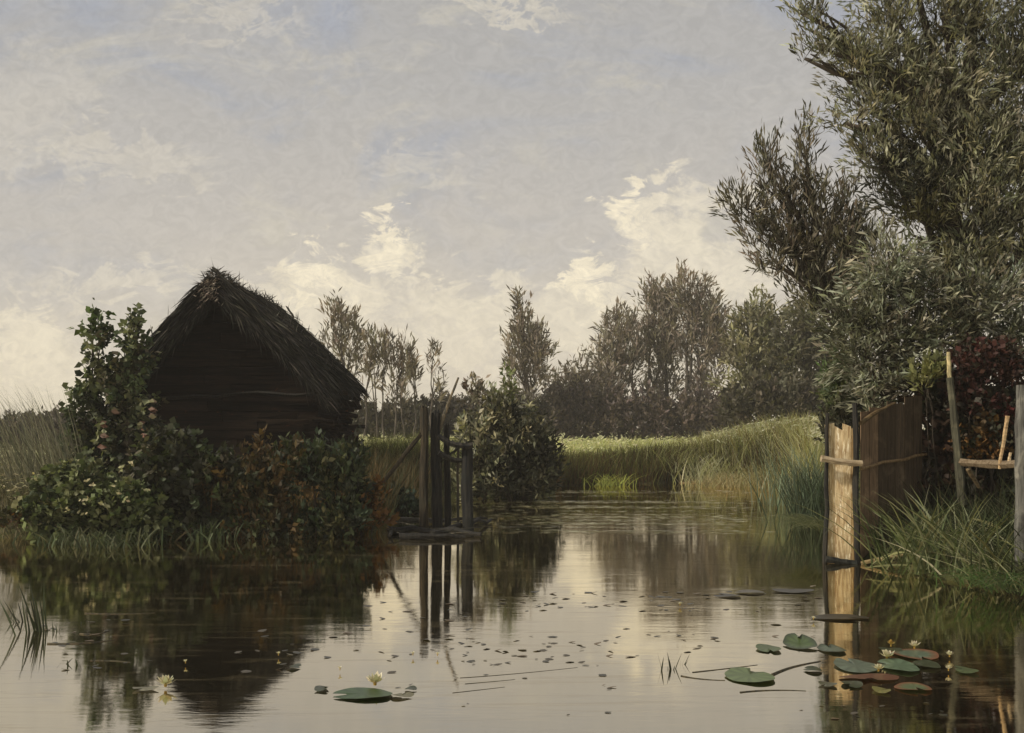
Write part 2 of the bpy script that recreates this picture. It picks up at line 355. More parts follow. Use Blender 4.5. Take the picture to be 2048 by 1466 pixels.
def grass(name, regions, kind='stuff', mat='grass'):
    mb = MB()
    for (n, pa, pb, da, db, h, wd, lean, P, kw) in regions:
        kw = dict(kw); sm = kw.pop('smax', 1e9); azi = kw.pop('azi', None); smn = kw.pop('smin', .02); clump = kw.pop('clump', 1)
        pts = ghost_points(n, pa, pb, da, db, smn, sm); n = len(pts)
        if n == 0: continue
        hh_ = h*rng.uniform(.55, 1.2, n)*(1+.3*noisy(pts[:, 0], pts[:, 1], clump, 5))
        C = pal(P, n, .3)*(1+.38*noisy(pts[:, 0], pts[:, 1]*.6, 1.9, 9)+.2*noisy(pts[:, 0], pts[:, 1], 5.5, 3))[:, None]; C = np.clip(C, .004, .8)
        blades(mb, pts, hh_, wd*rng.uniform(.6, 1.3, n), lean*rng.uniform(.2, 1.4, n), C, azi=azi, **kw)
    o = mb.build(name, M[mat]); return tag(o, kind=kind)

G_OLIVE = [(.10, .11, .035), (.14, .14, .05), (.07, .075, .025), (.17, .17, .075)]
G_PALE = [(.55, .54, .32), (.46, .47, .23), (.62, .60, .38), (.36, .38, .16)]
G_DARK = [(.03, .038, .014), (.045, .05, .02), (.022, .026, .012), (.07, .065, .03)]
G_RUST = [(.11, .055, .018), (.07, .045, .018), (.05, .05, .02), (.16, .085, .025)]
T_GREY = [(.25, .21, .165), (.195, .162, .128), (.33, .28, .225), (.14, .117, .095)]
T_OLIVE = [(.24, .225, .135), (.17, .16, .10), (.32, .30, .18), (.12, .112, .07)]
T_SILV = [(.28, .29, .22), (.40, .40, .31), (.18, .19, .13), (.10, .11, .07), (.22, .205, .15)]
T_BIG = [(.19, .19, .13), (.25, .245, .165), (.30, .285, .17), (.09, .092, .06), (.38, .375, .28)]
T_DK = [(.03, .033, .022), (.045, .047, .03), (.065, .062, .037)]
L_BUSH = [(.09, .115, .055), (.15, .165, .08), (.05, .068, .035), (.22, .23, .13), (.10, .09, .06)]
# ------------------------------------------------------------------ far trees
FT = 'bare grey trees along the far meadow'
B = 'bark_far'
plant('far_tree', 'slim grey tree rising directly right of the hut roof, taller than its neighbours', 'tree', [(682, 635, 26, 32), (672, 680, 24, 34), (706, 662, 18, 26), (700, 710, 30, 40), (690, 770, 30, 50, .6)], 70, .58, .085, T_GREY, 690, FT, stems=2, tr=.13, bark=B, up=1.2, dens=.75, spread=.4)
plant('far_tree', 'leggy grey tree with pale gaps between stems, second right of the hut', 'tree', [(752, 700, 24, 40), (742, 760, 24, 50, .7), (770, 720, 22, 40)], 66, .55, .08, T_GREY, 752, FT, stems=3, tr=.10, bark=B, up=1.3, dens=.65, spread=.38)
plant('far_tree', 'leggy grey tree with split stems left of the wooden post frame', 'tree', [(806, 720, 24, 42), (800, 780, 30, 46, .7), (826, 750, 18, 40)], 66, .55, .08, T_GREY, 808, FT, stems=3, tr=.10, bark=B, up=1.3, dens=.65, spread=.38)
plant('far_sapling', 'thin wispy sapling rising behind the tallest wooden post', 'sapling', [(868, 706, 10, 18, .8), (866, 740, 15, 26, .55), (870, 780, 16, 22, .6)], 64, .45, .08, T_GREY, 868, FT, tr=.07, bark=B, up=1.2, dens=.6, spread=.4)
plant('far_tree', 'lone tapering grey tree with a pointed top in the middle of the meadow line', 'tree', [(1040, 622, 12, 30, .7), (1048, 660, 26, 34), (1050, 712, 42, 40), (1078, 700, 32, 38), (1036, 748, 26, 30, .8), (1072, 756, 34, 28, .8), (1060, 800, 18, 30, .6)], 78, .62, .085, T_GREY, 1062, FT, tr=.24, bark=B, up=1.3, dens=1.0, spread=.4, subs=5, top=(1038, 600))
plant('far_bush', 'rounded brown-grey thicket right of the lone pointed tree', 'bush', [(1150, 775, 45, 38), (1130, 810, 40, 34), (1190, 790, 40, 50)], 82, .58, .10, T_GREY, 1150, FT, stems=3, tr=.12, bark=B, up=.6, dens=1.1)
plant('far_tree', 'middle-height grey tree with a rounded top left of the tallest pair', 'tree', [(1240, 668, 38, 40), (1215, 715, 32, 40), (1262, 720, 32, 50), (1228, 770, 40, 45, .8)], 84, .62, .09, T_GREY, 1240, FT, stems=3, tr=.20, bark=B, up=1., dens=1.1, spread=.42)
plant('far_tree', 'tall grey tree with two upright tufts, left one of the tallest pair', 'tree', [(1312, 600, 28, 30), (1330, 640, 46, 45), (1304, 690, 34, 45), (1345, 710, 45, 60, .8), (1320, 780, 42, 40, .7)], 86, .62, .09, T_GREY, 1325, FT, stems=3, tr=.26, bark=B, up=1.1, dens=1.1, spread=.42)
plant('far_tree', 'tallest grey tree of the far line with pale stems showing low down', 'tree', [(1375, 590, 36, 36), (1398, 630, 40, 40), (1422, 655, 32, 42), (1390, 690, 42, 40, .8), (1440, 705, 34, 44), (1410, 760, 40, 50, .6)], 84, .62, .09, T_GREY, 1405, FT, stems=4, tr=.24, bark=B, up=1.1, dens=1.1, spread=.42)
plant('round_tree', 'rounded olive green tree between the grey pair and the darker tree', 'tree', [(1520, 650, 48, 46), (1500, 710, 45, 60), (1545, 715, 50, 60), (1505, 775, 50, 45), (1560, 780, 45, 45)], 62, .5, .12, T_OLIVE, 1520, tr=.22, bark=B, up=.5, dens=1.35)
plant('round_tree', 'dark olive round tree partly behind the leaning willow', 'tree', [(1610, 655, 42, 50), (1590, 700, 45, 50), (1640, 720, 45, 60), (1620, 780, 55, 40)], 58, .34, .2, [(.12, .112, .07), (.09, .083, .055), (.16, .15, .10)], 1610, tr=.22, bark=B, up=.5, dens=1.35)
def band(name, label, x0, x1, y0, y1, d, P, n=9, leaf=.42, base=None, **kw):
    bl = [(x0+(x1-x0)*(i+.5)/n+rng.uniform(-6, 6), (y0+y1)/2+rng.uniform(-5, 5), (x1-x0)/n*.85, (y1-y0)/2*rng.uniform(.8, 1.15)) for i in range(n)]
    return plant(name, label, 'hedge', bl, d, leaf, .2, P, base or (x0+x1)/2, stems=n, tr=.06, bark=B, up=.5, **kw)
band('hedge', 'low dark purple-brown hedge under the tall grey trees', 1085, 1480, 785, 895, 80, [(.13, .102, .09), (.17, .135, .118), (.09, .072, .066)], 12, dens=2.4)
band('hedge', 'low grey-brown scrub behind the wooden post frame', 840, 1100, 795, 895, 74, [(.09, .075, .06), (.115, .10, .08), (.07, .06, .05)], 9, dens=2.4)
band('hedge', 'low scrub behind the leggy trees beside the hut wall', 660, 850, 812, 895, 72, [(.12, .105, .08), (.15, .135, .10)], 7, dens=2.)
band('hedge', 'dim purple-grey hedge at the left edge of the picture', -90, 330, 832, 905, 60, [(.085, .07, .063), (.11, .09, .083)], 12, .34, dens=2.2)
band('hedge', 'low olive scrub at the foot of the two round trees', 1460, 1690, 770, 880, 56, [(.10, .09, .06), (.08, .07, .05)], 7, .34, dens=2.)
# ------------------------------------------------------------------ meadow, banks, reeds (stuff)
grass('meadow_grass', [
    (9000, 640, 1700, 44, 95, .35, .035, .5, G_PALE+[(.20, .21, .07)], {}),
    (9000, 640, 1600, 34.5, 46, .75, .022, .45, [(.50, .52, .20), (.60, .58, .30), (.38, .41, .12), (.24, .26, .08)], {'clump': .6}),
    (5000, -300, 700, 30, 90, .55, .03, .5, [(.11, .10, .05), (.16, .14, .08)], {}),
    (4000, 1650, 2600, 22, 60, .7, .03, .5, G_OLIVE, {}),
])
def lit_tops(name, regions):  # pale cards added over the grass so its top looks sunlit
    mb = MB()
    for (n, pa, pb, da, db, h, L, P) in regions:
        p_ = ghost_points(n, pa, pb, da, db, .3); n = len(p_); p_[:, 2] += h*rng.uniform(.6, 1.1, n)*(1+.25*noisy(p_[:, 0], p_[:, 1], .8, 5))
        D = np.stack([rng.uniform(.3, 1, n), rng.normal(0, .5, n), rng.normal(.15, .3, n)], 1); leafcards(mb, p_, D, L*rng.uniform(.5, 1.3, n), np.full(n, L*.10), pal(P, n, .3), .15, facing=np.array([0, -.6, 2.]))
    tag(mb.build(name, M['grass']), kind='stuff')
SP = [(.58, .56, .36), (.50, .50, .26), (.66, .63, .44), (.40, .42, .18)]
lit_tops('lit_grass_tops', [(9000, 1060, 1700, 36, 60, .62, .26, SP), (2500, 640, 900, 36, 60, .7, .26, SP), (3800, 1400, 1680, 29, 42, .85, .22, [(.44, .44, .31), (.54, .53, .38), (.34, .34, .2)]), (1500, -100, 160, 17.5, 26, .62, .12, [(.30, .27, .16), (.20, .18, .10)])])
o = grass('bank_reeds', [
    (10000, 1085, 1600, 30.5, 35.5, .75, .017, .28, [(.05, .055, .018), (.08, .085, .025), (.10, .065, .025), (.13, .13, .04), (.07, .045, .02)], {'smax': 1.5, 'smin': -.05}),
    (4500, 1390, 1640, 27, 37, 1.0, .017, .4, [(.36, .35, .15), (.25, .26, .08), (.19, .15, .05), (.46, .44, .24)], {'smax': 5, 'smin': -.05, 'clump': .8}),
    (3000, 1090, 1460, 30, 34, .42, .014, .4, [(.06, .035, .016), (.035, .032, .015), (.09, .05, .02)], {'smax': .9, 'smin': -.08}),
    (5000, 1430, 1680, 30, 40, .65, .02, .5, [(.44, .44, .30), (.32, .33, .18), (.54, .53, .38)], {'clump': .8}),
])
o = grass('rough_grass', [                         # round the hut and the left bank
    (8000, -120, 180, 17.4, 27, .42, .011, .4, [(.09, .07, .03), (.14, .12, .055), (.06, .055, .025), (.05, .06, .022), (.20, .18, .10)], {'smin': 0}),
    (8000, 100, 780, 17, 25.5, .26, .011, .5, G_DARK+[(.07, .05, .02), (.06, .075, .025)], {'smin': -.02}),
    (1800, 420, 760, 17, 24, .75, .011, .35, G_RUST, {'smin': .1}),
    (2500, 700, 860, 19, 36, .9, .014, .4, [(.06, .05, .022), (.04, .045, .018), (.10, .07, .03)], {'smin': 0}),
    (2600, 720, 870, 30, 40, 1.0, .016, .35, [(.16, .17, .05), (.10, .115, .03), (.24, .24, .10)], {}),
    (4500, -200, 800, 14.8, 20, .13, .007, .9, G_DARK+[(.05, .045, .02), (.06, .075, .03)], {'smin': -.07, 'smax': 1.3, 'flop': .3}),
    (2500, 850, 1110, 22, 34, .75, .014, .4, G_DARK, {'smin': 0}),
])
o = grass('waterside_grass', [                     # right bank
    (3600, 1740, 2350, 8.2, 15.5, .5, .012, .7, [(.035, .052, .02), (.025, .035, .015), (.065, .078, .034), (.022, .025, .014), (.09, .095, .05)], {'smin': -.02, 'bend': .9}),
    (2500, 1850, 2300, 14, 22, .8, .014, .4, G_DARK, {}),
])
# ------------------------------------------------------------------ hut
hx, hy = -6.4, 28.2
hut = empty('thatched_hut', (hx, hy, .3), 'dark windowless wooden hut with a shaggy thatched roof on the left bank', 'hut')
XR, ZR, XE1, ZE1, XE0, ZE0 = -6.84, 5.25, -4.30, 2.85, -9.05, 2.75      # ridge, right eave, left eave
YF, YB = 25.3, 31.3
def roofz(x):                                       # convex, slightly sagging thatch line
    r = np.where(x > XR, (x-XR)/(XE1-XR), (XR-x)/(XR-XE0)); ze = np.where(x > XR, ZE1, ZE0)
    return ZR-(ZR-ze)*(r*.96+.04*np.sin(r*math.pi*.5))+.12*np.sin(r*math.pi)
mb = MB(); th = .55
xs = np.linspace(XE0, XE1, 26); ys = np.linspace(YF, YB, 12); V = []
for y in ys:
    for x in xs: V.append((x, y, float(roofz(np.array(x)))+.09*noisy(x*2.2, y*1.6, 1, 1)-.10*math.sin(math.pi*(y-YF)/(YB-YF))))
    for x in xs[::-1]: V.append((x*.985+XR*.015, y, float(roofz(np.array(x)))-th*(1-.25*abs(x-XR)/2.5)))
n_ = len(xs)*2; fs = [(j*n_+i, j*n_+(i+1) % n_, (j+1)*n_+(i+1) % n_, (j+1)*n_+i) for j in range(len(ys)-1) for i in range(n_)]
fs += [(i, n_-1-i, n_-2-i, i+1) for i in range(len(xs)-1)]; e = (len(ys)-1)*n_
fs += [(e+i, e+i+1, e+n_-2-i, e+n_-1-i) for i in range(len(xs)-1)]
mb.add(V, fs, (.02, .019, .017))
ST = [(.020, .019, .017), (.036, .034, .03), (.014, .014, .014), (.075, .068, .055), (.028, .028, .021)]
n = 12000; x = rng.uniform(XE0, XE1, n); y = rng.uniform(YF-.05, YB, n); y[:3600] = YF+rng.uniform(-.14, .25, 3600); off = rng.uniform(-.02, .07, n)
off[:3600] -= rng.uniform(0, .42, 3600)*(rng.uniform(0, 1, 3600) > .3)
z = roofz(x)+off; sg = np.where(x > XR, 1., -1.); e_ = 1e-2; sl_ = (roofz(x+e_*sg)-roofz(x))/e_
D = np.stack([sg, np.zeros(n), sl_], 1); D = unit(D)+rng.normal(size=(n, 3))*np.array([.10, .14, .10])
L = rng.uniform(.25, .62, n); leafcards(mb, np.stack([x, y, z], 1), D, L, L*.028+.004, pal(ST, n, .35), .06, facing=np.array([0, 0, 1.]))
n = 500; x = XR+rng.normal(0, .22, n); y = np.where(rng.uniform(size=n) < .5, rng.uniform(YF-.1, YF+.4, n), rng.uniform(YF, YB, n)); z = roofz(x)+rng.uniform(-.02, .06, n)   # ruffled ridge
D = np.stack([rng.normal(0, .6, n), rng.normal(-.1, .3, n), rng.uniform(.0, .55, n)], 1)
leafcards(mb, np.stack([x, y, z], 1), D, rng.uniform(.12, .34, n), rng.uniform(.006, .014, n), pal(ST+[(.09, .07, .055)], n, .3), .1)
n = 330; x = XE1+rng.uniform(-.6, .05, n); y = rng.uniform(YF-.1, YB, n); z = roofz(x)-rng.uniform(0, .35, n)        # frayed eave
leafcards(mb, np.stack([x, y, z], 1), np.stack([rng.uniform(.4, 1, n), rng.normal(0, .3, n), rng.uniform(-1.1, -.4, n)], 1), rng.uniform(.2, .5, n), rng.uniform(.008, .016, n), pal(ST, n, .3), .1)
n = 420; x = XR-.05+rng.normal(0, .13, n); y = YF-.12+rng.normal(0, .04, n); z = roofz(x)-rng.uniform(0.0, .55, n)          # bleached broken straw at the gable tip
leafcards(mb, np.stack([x-.1*(5.2-z), y, z], 1), np.stack([rng.normal(-.6, .5, n), rng.normal(0, .3, n), rng.uniform(-1, .4, n)], 1), rng.uniform(.05, .15, n), rng.uniform(.005, .010, n), pal([(.30, .25, .20), (.16, .12, .09), (.42, .36, .30), (.06, .05, .04)], n, .3), 0)
n = 1500; x = rng.uniform(XE0, XE1, n); y = YF+rng.uniform(-.08, .2, n); z = roofz(x)-rng.uniform(.3, .62, n)            # straw hanging over the gable
leafcards(mb, np.stack([x, y, z], 1), np.stack([np.where(x > XR, .7, -.7)+rng.normal(0, .3, n), rng.normal(0, .15, n), rng.uniform(-1.3, -.5, n)], 1), rng.uniform(.2, .6, n), rng.uniform(.007, .016, n), pal(ST, n, .35), .1)
n = 1300; x = rng.uniform(XE0+.1, XE1-.1, n); y = rng.uniform(YF-.1, YB, n); z = roofz(x)+rng.uniform(-.06, .03, n); sg = np.where(x > XR, 1., -1.)   # loose straw standing off the roof
leafcards(mb, np.stack([x, y, z], 1), np.stack([-sg*rng.uniform(-.2, .9, n), rng.normal(0, .3, n), rng.uniform(.0, .9, n)], 1), rng.uniform(.12, .5, n), rng.uniform(.006, .018, n), pal(ST, n, .35), .1)
roof = mb.build('thatch_roof', M['straw'], hut)
roof['_w'] = list(hut.location)
for (a, b, r) in [((424, 534), (456, 570), .045), ((430, 552), (466, 566), .03), ((572, 612), (588, 636), .03), ((386, 574), (379, 596), .022)]:
    dd = 25.25 if a[0] != 572 else 29.5
    mb = MB(); mb.tube(curve(W(*a, dd), W(*b, dd), (0, 0, .02), 5, .03), [r*.4, r, r, r, r*.7], 5, (2.2, 2, 1.8), .25)
    mb.build('ridge_stick', M['pile'], roof)
# gable wall of rough horizontal boards and log ends on the side wall
mb = MB(); WX0, WX1, WY = -8.75, -4.62, 26.0
xx_ = np.linspace(XE0, XE1, 400); rz_ = roofz(xx_)-.12
z = .1
while z < 5.0:
    hgt = rng.uniform(.16, .26); zt = z+hgt-.01; ok = xx_[rz_ > zt]
    if len(ok) < 2: break
    xl, xr = max(WX0, ok[0]), min(WX1, ok[-1]); cut = rng.uniform(xl+.3*(xr-xl), xr-.3*(xr-xl))
    for a, b in ((xl, cut-.006), (cut+.006, xr)):
        yy_ = WY+rng.uniform(-.035, .035); mb.box((a, yy_, z), (b, yy_+.06, zt), np.array([1, .92, .85])*rng.uniform(.4, 1.15), .02)
    z += hgt
xg = np.linspace(WX0+.05, WX1-.05, 24); top_ = roofz(xg)-.06
mb.add([(x, WY+.11, 0) for x in xg]+[(x, WY+.11, z_) for x, z_ in zip(xg, top_)], [(i, i+1, 25+i, 24+i) for i in range(23)], (.4, .4, .4))
mb.build('gable_wall', M['tarred'], hut)
mb = MB(); mb.box((WX1-.12, 26.16, .0), (WX1-.02, 31.0, 2.75), (.5, .5, .5)); mb.box((WX0, 26.16, 0), (WX0+.1, 31.0, 2.75), (.5, .5, .5)); mb.box((WX0, 30.9, 0), (WX1, 31.05, 3.0), (.5, .5, .5))
mb.build('side_wall', M['tarred'], hut)
for i in range(92):                                  # split logs laid into the side wall, ends to the right
    yy_ = rng.uniform(25.95, 31.0); zz = rng.uniform(.5, 2.6); r = rng.uniform(.05, .10); ln = rng.uniform(.25, .6)*(1 if zz > 1 else .9)
    q = MB(); a = np.array([WX1-.1, yy_, zz]); b = a+np.array([ln, rng.uniform(-.1, .1), rng.uniform(-.12, .04)])
    q.tube(curve(a, b, (0, 0, 0), 4), [r, r, r*.95, r*.8], 7, np.array([1, .92, .85])*rng.uniform(.7, 2.6), .15)
    q.build('log', M['tarred'], hut)
mb = MB()                                            # barge poles pressed against the thatch on the gable and a tie beam
for s, xe, ze in ((1, XE1, ZE1), (-1, XE0, ZE0)):
    mb.tube(curve((XR, YF-.06, ZR-.42), (xe-.1*s, YF-.06, ze-.32), (0, 0, .1), 8, .006), .03, 6, (.7, .7, .7), .2)
mb.build('barge_pole', M['pile'], hut)
mb = MB(); mb.tube(curve((-8.4, WY-.1, 2.38), (-4.6, WY-.12, 2.5), (0, 0, .03), 9, .006), .04, 6, (.6, .55, .5), .25)
mb.build('tie_beam', M['pile'], hut)
mb = MB(); mb.box((-6.3, WY-.05, .1), (-5.5, WY-.035, 1.5), (.15, .13, .12), .02); mb.build('doorway', M['tarred'], hut)  # near-black panel, the shade inside the open doorway put into its colour
mb = MB()
for k_, (xa_, xb_, z0_) in enumerate([(-5.92, -4.95, 1.62), (-5.80, -4.8, 1.77), (-5.98, -5.05, 1.92)]): mb.box((xa_, WY-.075-.01*k_, z0_), (xb_, WY-.045-.01*k_, z0_+.14), np.array([1, .85, .7])*(.6+.35*(k_ == 1)), .025)
mb.build('shutter', M['tarred'], hut)
# ------------------------------------------------------------------ shrubs round the hut
LW = .55
SG = 'bushes and tall weeds round the hut'
RED = [(.22, .09, .05), (.12, .07, .035)]
plant('leafy_shrub', 'tall broad-leaved shrub climbing against the left side of the hut', 'shrub',
      [(185, 655, 18, 22, 1, [(.10, .14, .045), (.06, .08, .03)]), (198, 692, 17, 42), (268, 662, 22, 26, .9), (255, 706, 24, 28), (200, 745, 32, 34, 1, [(.16, .17, .09), (.09, .10, .05), (.05, .06, .03)]), (250, 770, 46, 50), (280, 720, 26, 40, 1, L_BUSH),
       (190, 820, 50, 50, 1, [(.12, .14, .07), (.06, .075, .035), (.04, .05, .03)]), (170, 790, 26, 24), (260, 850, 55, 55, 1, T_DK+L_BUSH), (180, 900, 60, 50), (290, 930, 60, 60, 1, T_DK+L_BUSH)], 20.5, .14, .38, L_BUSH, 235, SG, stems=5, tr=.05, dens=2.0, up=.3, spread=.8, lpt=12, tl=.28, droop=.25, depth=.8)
plant('leafy_shrub', 'dark sprawling bush with pale flecked leaves at the left foot of the hut', 'shrub', [(150, 985, 65, 55), (225, 1010, 65, 50), (130, 1062, 52, 34), (215, 1076, 70, 30), (300, 1074, 44, 28), (110, 1090, 34, 20), (100, 1000, 34, 40), (60, 1030, 34, 26, .8), (20, 1045, 30, 18, .7, T_DK+G_RUST), (280, 1040, 50, 36)], 16.5, .11, .40, [(.08, .10, .04), (.10, .12, .05), (.04, .055, .025), (.16, .17, .08)], 190, SG, stems=4, tr=.03, dens=3.0, up=.2, spread=.9, lpt=12, tl=.2, droop=.2)
plant('leafy_shrub', 'low dark bush under the middle of the gable', 'shrub', [(330, 985, 60, 50), (400, 1000, 60, 50), (425, 935, 34, 40, .8), (325, 915, 40, 50), (350, 1072, 64, 28), (370, 900, 26, 34, .7), (430, 1072, 50, 26), (410, 1050, 50, 28)], 17.0, .13, .36, T_DK+[(.05, .065, .028)], 370, SG, stems=4, tr=.03, dens=2.6, up=.3, spread=.9, lpt=12, tl=.2)
plant('leafy_shrub', 'low rust-tinged bush before the hut door', 'shrub', [(470, 970, 50, 44), (540, 975, 60, 48), (500, 1064, 70, 26), (570, 1064, 58, 26), (585, 930, 26, 44, .6), (520, 925, 30, 36, .6)], 17.0, .13, .22, [(.06, .045, .02), (.09, .055, .02), (.04, .05, .02), (.03, .035, .02)], 520, SG, stems=4, tr=.03, dens=2.2, up=.9, spread=.6, lpt=12, tl=.25)
plant('leafy_shrub', 'dark green weedy bush at the right foot of the hut', 'shrub', [(625, 950, 40, 50, .8), (690, 965, 44, 60), (640, 1062, 58, 26), (715, 930, 20, 34, .6), (695, 1045, 40, 26)], 17.1, .14, .2, [(.03, .045, .025), (.05, .065, .03), (.07, .07, .03), (.025, .03, .02)], 655, SG, stems=4, tr=.03, dens=2.4, up=1.0, spread=.55, lpt=12, tl=.3)
plant('leafy_shrub', 'rusty orange bush between the hut and the wooden post frame', 'shrub', [(725, 1010, 32, 34), (750, 1040, 32, 24), (712, 1050, 26, 20), (752, 990, 18, 18)], 17.4, .12, .28, G_RUST+[(.15, .08, .025)], 732, SG, stems=3, tr=.025, dens=2.2, up=.5, spread=.8, lpt=10, tl=.18)
plant('leafy_shrub', 'blue-green rounded bush right behind the raft of the post frame', 'shrub', [(790, 1005, 32, 26), (775, 1025, 25, 18), (815, 1020, 24, 18)], 21.5, .12, .4, [(.03, .048, .035), (.045, .06, .04), (.02, .03, .022)], 795, SG, stems=3, tr=.025, dens=2.6, up=.2, spread=.9, lpt=12, tl=.16)
plant('dark_shrub', 'dense dark bush with lighter spiky top right of the post frame', 'shrub',
      [(1020, 870, 60, 50, 1, T_DK+T_BIG), (1060, 910, 48, 60, 1, T_DK), (985, 930, 50, 50, 1, T_DK+T_BIG), (1080, 950, 38, 40, 1, T_DK), (1010, 970, 60, 34, 1, T_DK), (1065, 978, 36, 24, 1, T_DK), (955, 880, 34, 46, 1, T_BIG), (1000, 815, 34, 28, .9, T_BIG), (945, 960, 30, 40, 1, T_BIG), (1015, 790, 12, 22, .8, [(.14, .16, .06), (.09, .10, .04)]), (950, 800, 16, 28, .7, T_GREY)], 25.5, .19, .17, T_DK, 1020, None, stems=7, tr=.05, dens=2.2, up=.7, spread=.6, lpt=14, tl=.38)
# reddish leaves hanging in the tall shrub
for (px, py, d_, lab) in [(298, 800, 19.4, 'three faded orange leaves high on the tall shrub beside the gable'), (277, 862, 19.3, 'cluster of salmon and green leaves in the middle of the tall shrub'), (199, 850, 19.2, 'few dull red leaves on the left flank of the tall shrub')]:
    pass
rb = [o for o in bpy.data.objects if o.get('label', '').startswith('tall broad-leaved')][0]
mb = MB()
for (px, py) in [(298, 802), (296, 818), (297, 833), (275, 850), (282, 860), (279, 872), (277, 885), (199, 848), (199, 872), (197, 896), (222, 822)]:
    mb = MB(); P0 = W(px, py, 19.25)[None]+0*rng.normal(size=(3, 3))+rng.normal(size=(3, 3))*.012; leafcards(mb, P0, np.tile([[1, -.1, .15]], (3, 1))+rng.normal(size=(3, 3))*.3, np.full(3, .15), np.full(3, .045), pal([(.17, .08, .05), (.12, .065, .04), (.12, .11, .05)], 3, .2), .2, facing=np.array([0, -2., 1])); mb.build('faded_leaf', M['leaf'], rb)
# pale flowering specks on the left bushes
rb = [o for o in bpy.data.objects if o.get('label', '').startswith('dark sprawling bush')][0]
mb = MB()
for (px, py) in [(164, 1003), (178, 994), (205, 1008), (172, 962), (188, 975), (240, 935), (262, 925), (228, 970), (235, 985), (66, 955), (285, 975), (130, 1020), (160, 1030), (250, 1000)]:
    mb = MB(); P0 = W(px, py, 15.95)[None]+rng.normal(size=(4, 3))*.025; leafcards(mb, P0, rng.normal(size=(4, 3))+np.array([.6, 0, .2]), np.full(4, .07), np.full(4, .02), pal([(.42, .38, .22), (.28, .28, .14)], 4, .2), 0, facing=np.array([0, -2., 1])); mb.build('blossom', M['petal'], rb)
mb = MB(); r_ = empty('tall_grass_clump', (-8.0, 19, .3), 'wispy arching grass clump against the sky left of the tall shrub', 'grass clump')
pts = np.stack([rng.uniform(-8.7, -7.5, 420), rng.uniform(18.8, 20, 420), np.full(420, .25)], 1)
blades(mb, pts, rng.uniform(1.2, 2.55, 420), rng.uniform(.006, .014, 420), rng.uniform(.08, .30, 420), pal([(.16, .155, .10), (.11, .11, .07), (.22, .21, .14)], 420), k=6, bend=1.1, azi=math.pi*.95, flop=.12)
mb.build('blade', M['grass'], r_)
# ------------------------------------------------------------------ old wooden post frame in the water
fr = empty('post_frame', (-1.2, 18, 0), 'dark rotten wooden posts standing on a log raft in the middle of the pond', 'jetty')
D0 = 18.0
def post(px, ptop, wpx, d, col, name='post', mat='pile', lean=0, zb=-.5, seg=7, par=fr, dtop=0):
    a = W(px+lean, ptop, d); zz = a[2]; b = W(px, 1060, d); b[2] = zb; q = MB(); r = wpx/2*d/F
    pts = curve(b, a, (0, 0, 0), 9, .0035); q.tube(pts, np.linspace(1.08, .95, 9)*r, seg+2, col, .16)
    for _ in range(5):                                # splintered head
        o2 = rng.uniform(-.6, .6, 2)*r; q.tube([a+np.array([o2[0], o2[1], -.06]), a+np.array([o2[0]*1.1, o2[1], rng.uniform(.01, .06)])], [r*.35, r*.12], 4, col)
    return q.build(name, M[mat], par)
post(848, 816, 17, D0, (1.5, 1.3, 1.0)); post(872, 826, 19, D0+.12, (.8, .85, .9)); post(897, 850, 13, D0+.3, (.8, .8, .8), lean=-4)
post(936, 888, 23, D0+.1, (.75, .8, .85), lean=-3); post(916, 895, 5, D0+.4, (2.4, 2.3, 2), 'thin_post'); post(884, 905, 5, D0+.25, (1.8, 1.8, 1.8), 'thin_post', lean=-3)
def bar(a, b, r0, r1, col, name, d0, d1, par=fr, mat='pile', sag=0, n=7, seg=6, wob=.004):
    q = MB(); q.tube(curve(W(*a, d0), W(*b, d1), (0, 0, sag), n, wob), np.linspace(r0, r1, n), seg, col, .18); return q.build(name, M[mat], par)
bar((876, 872), (946, 890), .05, .055, (.9, .9, .9), 'crossbar', 17.95, 18.0, sag=-.07)
bar((878, 905), (930, 920), .05, .04, (.8, .8, .8), 'crossbar', 18.0, 18.1, sag=-.05)
bar((843, 868), (748, 985), .035, .045, (1.3, 1.1, .8), 'brace', 17.95, 20.2, sag=-.02)
bar((872, 880), (917, 755), .034, .016, (5.5, 5, 4), 'stick', 18.2, 17.9, sag=.02)
bar((908, 905), (942, 845), .02, .012, (2.6, 2.6, 1.8), 'stick', 18.4, 18.6)
bar((925, 890), (880, 925), .02, .02, (1.6, 1.7, 1.4), 'stick', 18.3, 18.2)
for (a, b, r) in [((778, 1066), (962, 1074), .055), ((776, 1052), (900, 1046), .05), ((865, 1076), (982, 1046), .045), ((800, 1078), (930, 1079), .045), ((880, 1050), (975, 1044), .03), ((780, 1058), (780, 1078), .04)]:
    p0, p1 = G(*a), G(*b); p0[2] = p1[2] = rng.uniform(.03, .07); q = MB()
    q.tube(curve(p0, p1, (0, 0, .02), 8, .012), np.linspace(1.1, .6, 8)*r, 7, np.array([1, 1, 1])*rng.uniform(.5, .9), .22); q.build('raft_log', M['pile'], fr)
for i in range(26):                                  # twigs and weed caught on the raft
    p0 = G(rng.uniform(780, 950), rng.uniform(1050, 1076)); p0[2] = .08; q = MB(); q.tube([p0, p0+np.array([rng.uniform(-.35, .35), rng.uniform(-.1, .1), rng.uniform(-.02, .05)])], [.012, .006], 4, np.array([1.2, 1.2, 1])*rng.uniform(.6, 1.8)); q.build('twig', M['pile'], fr)
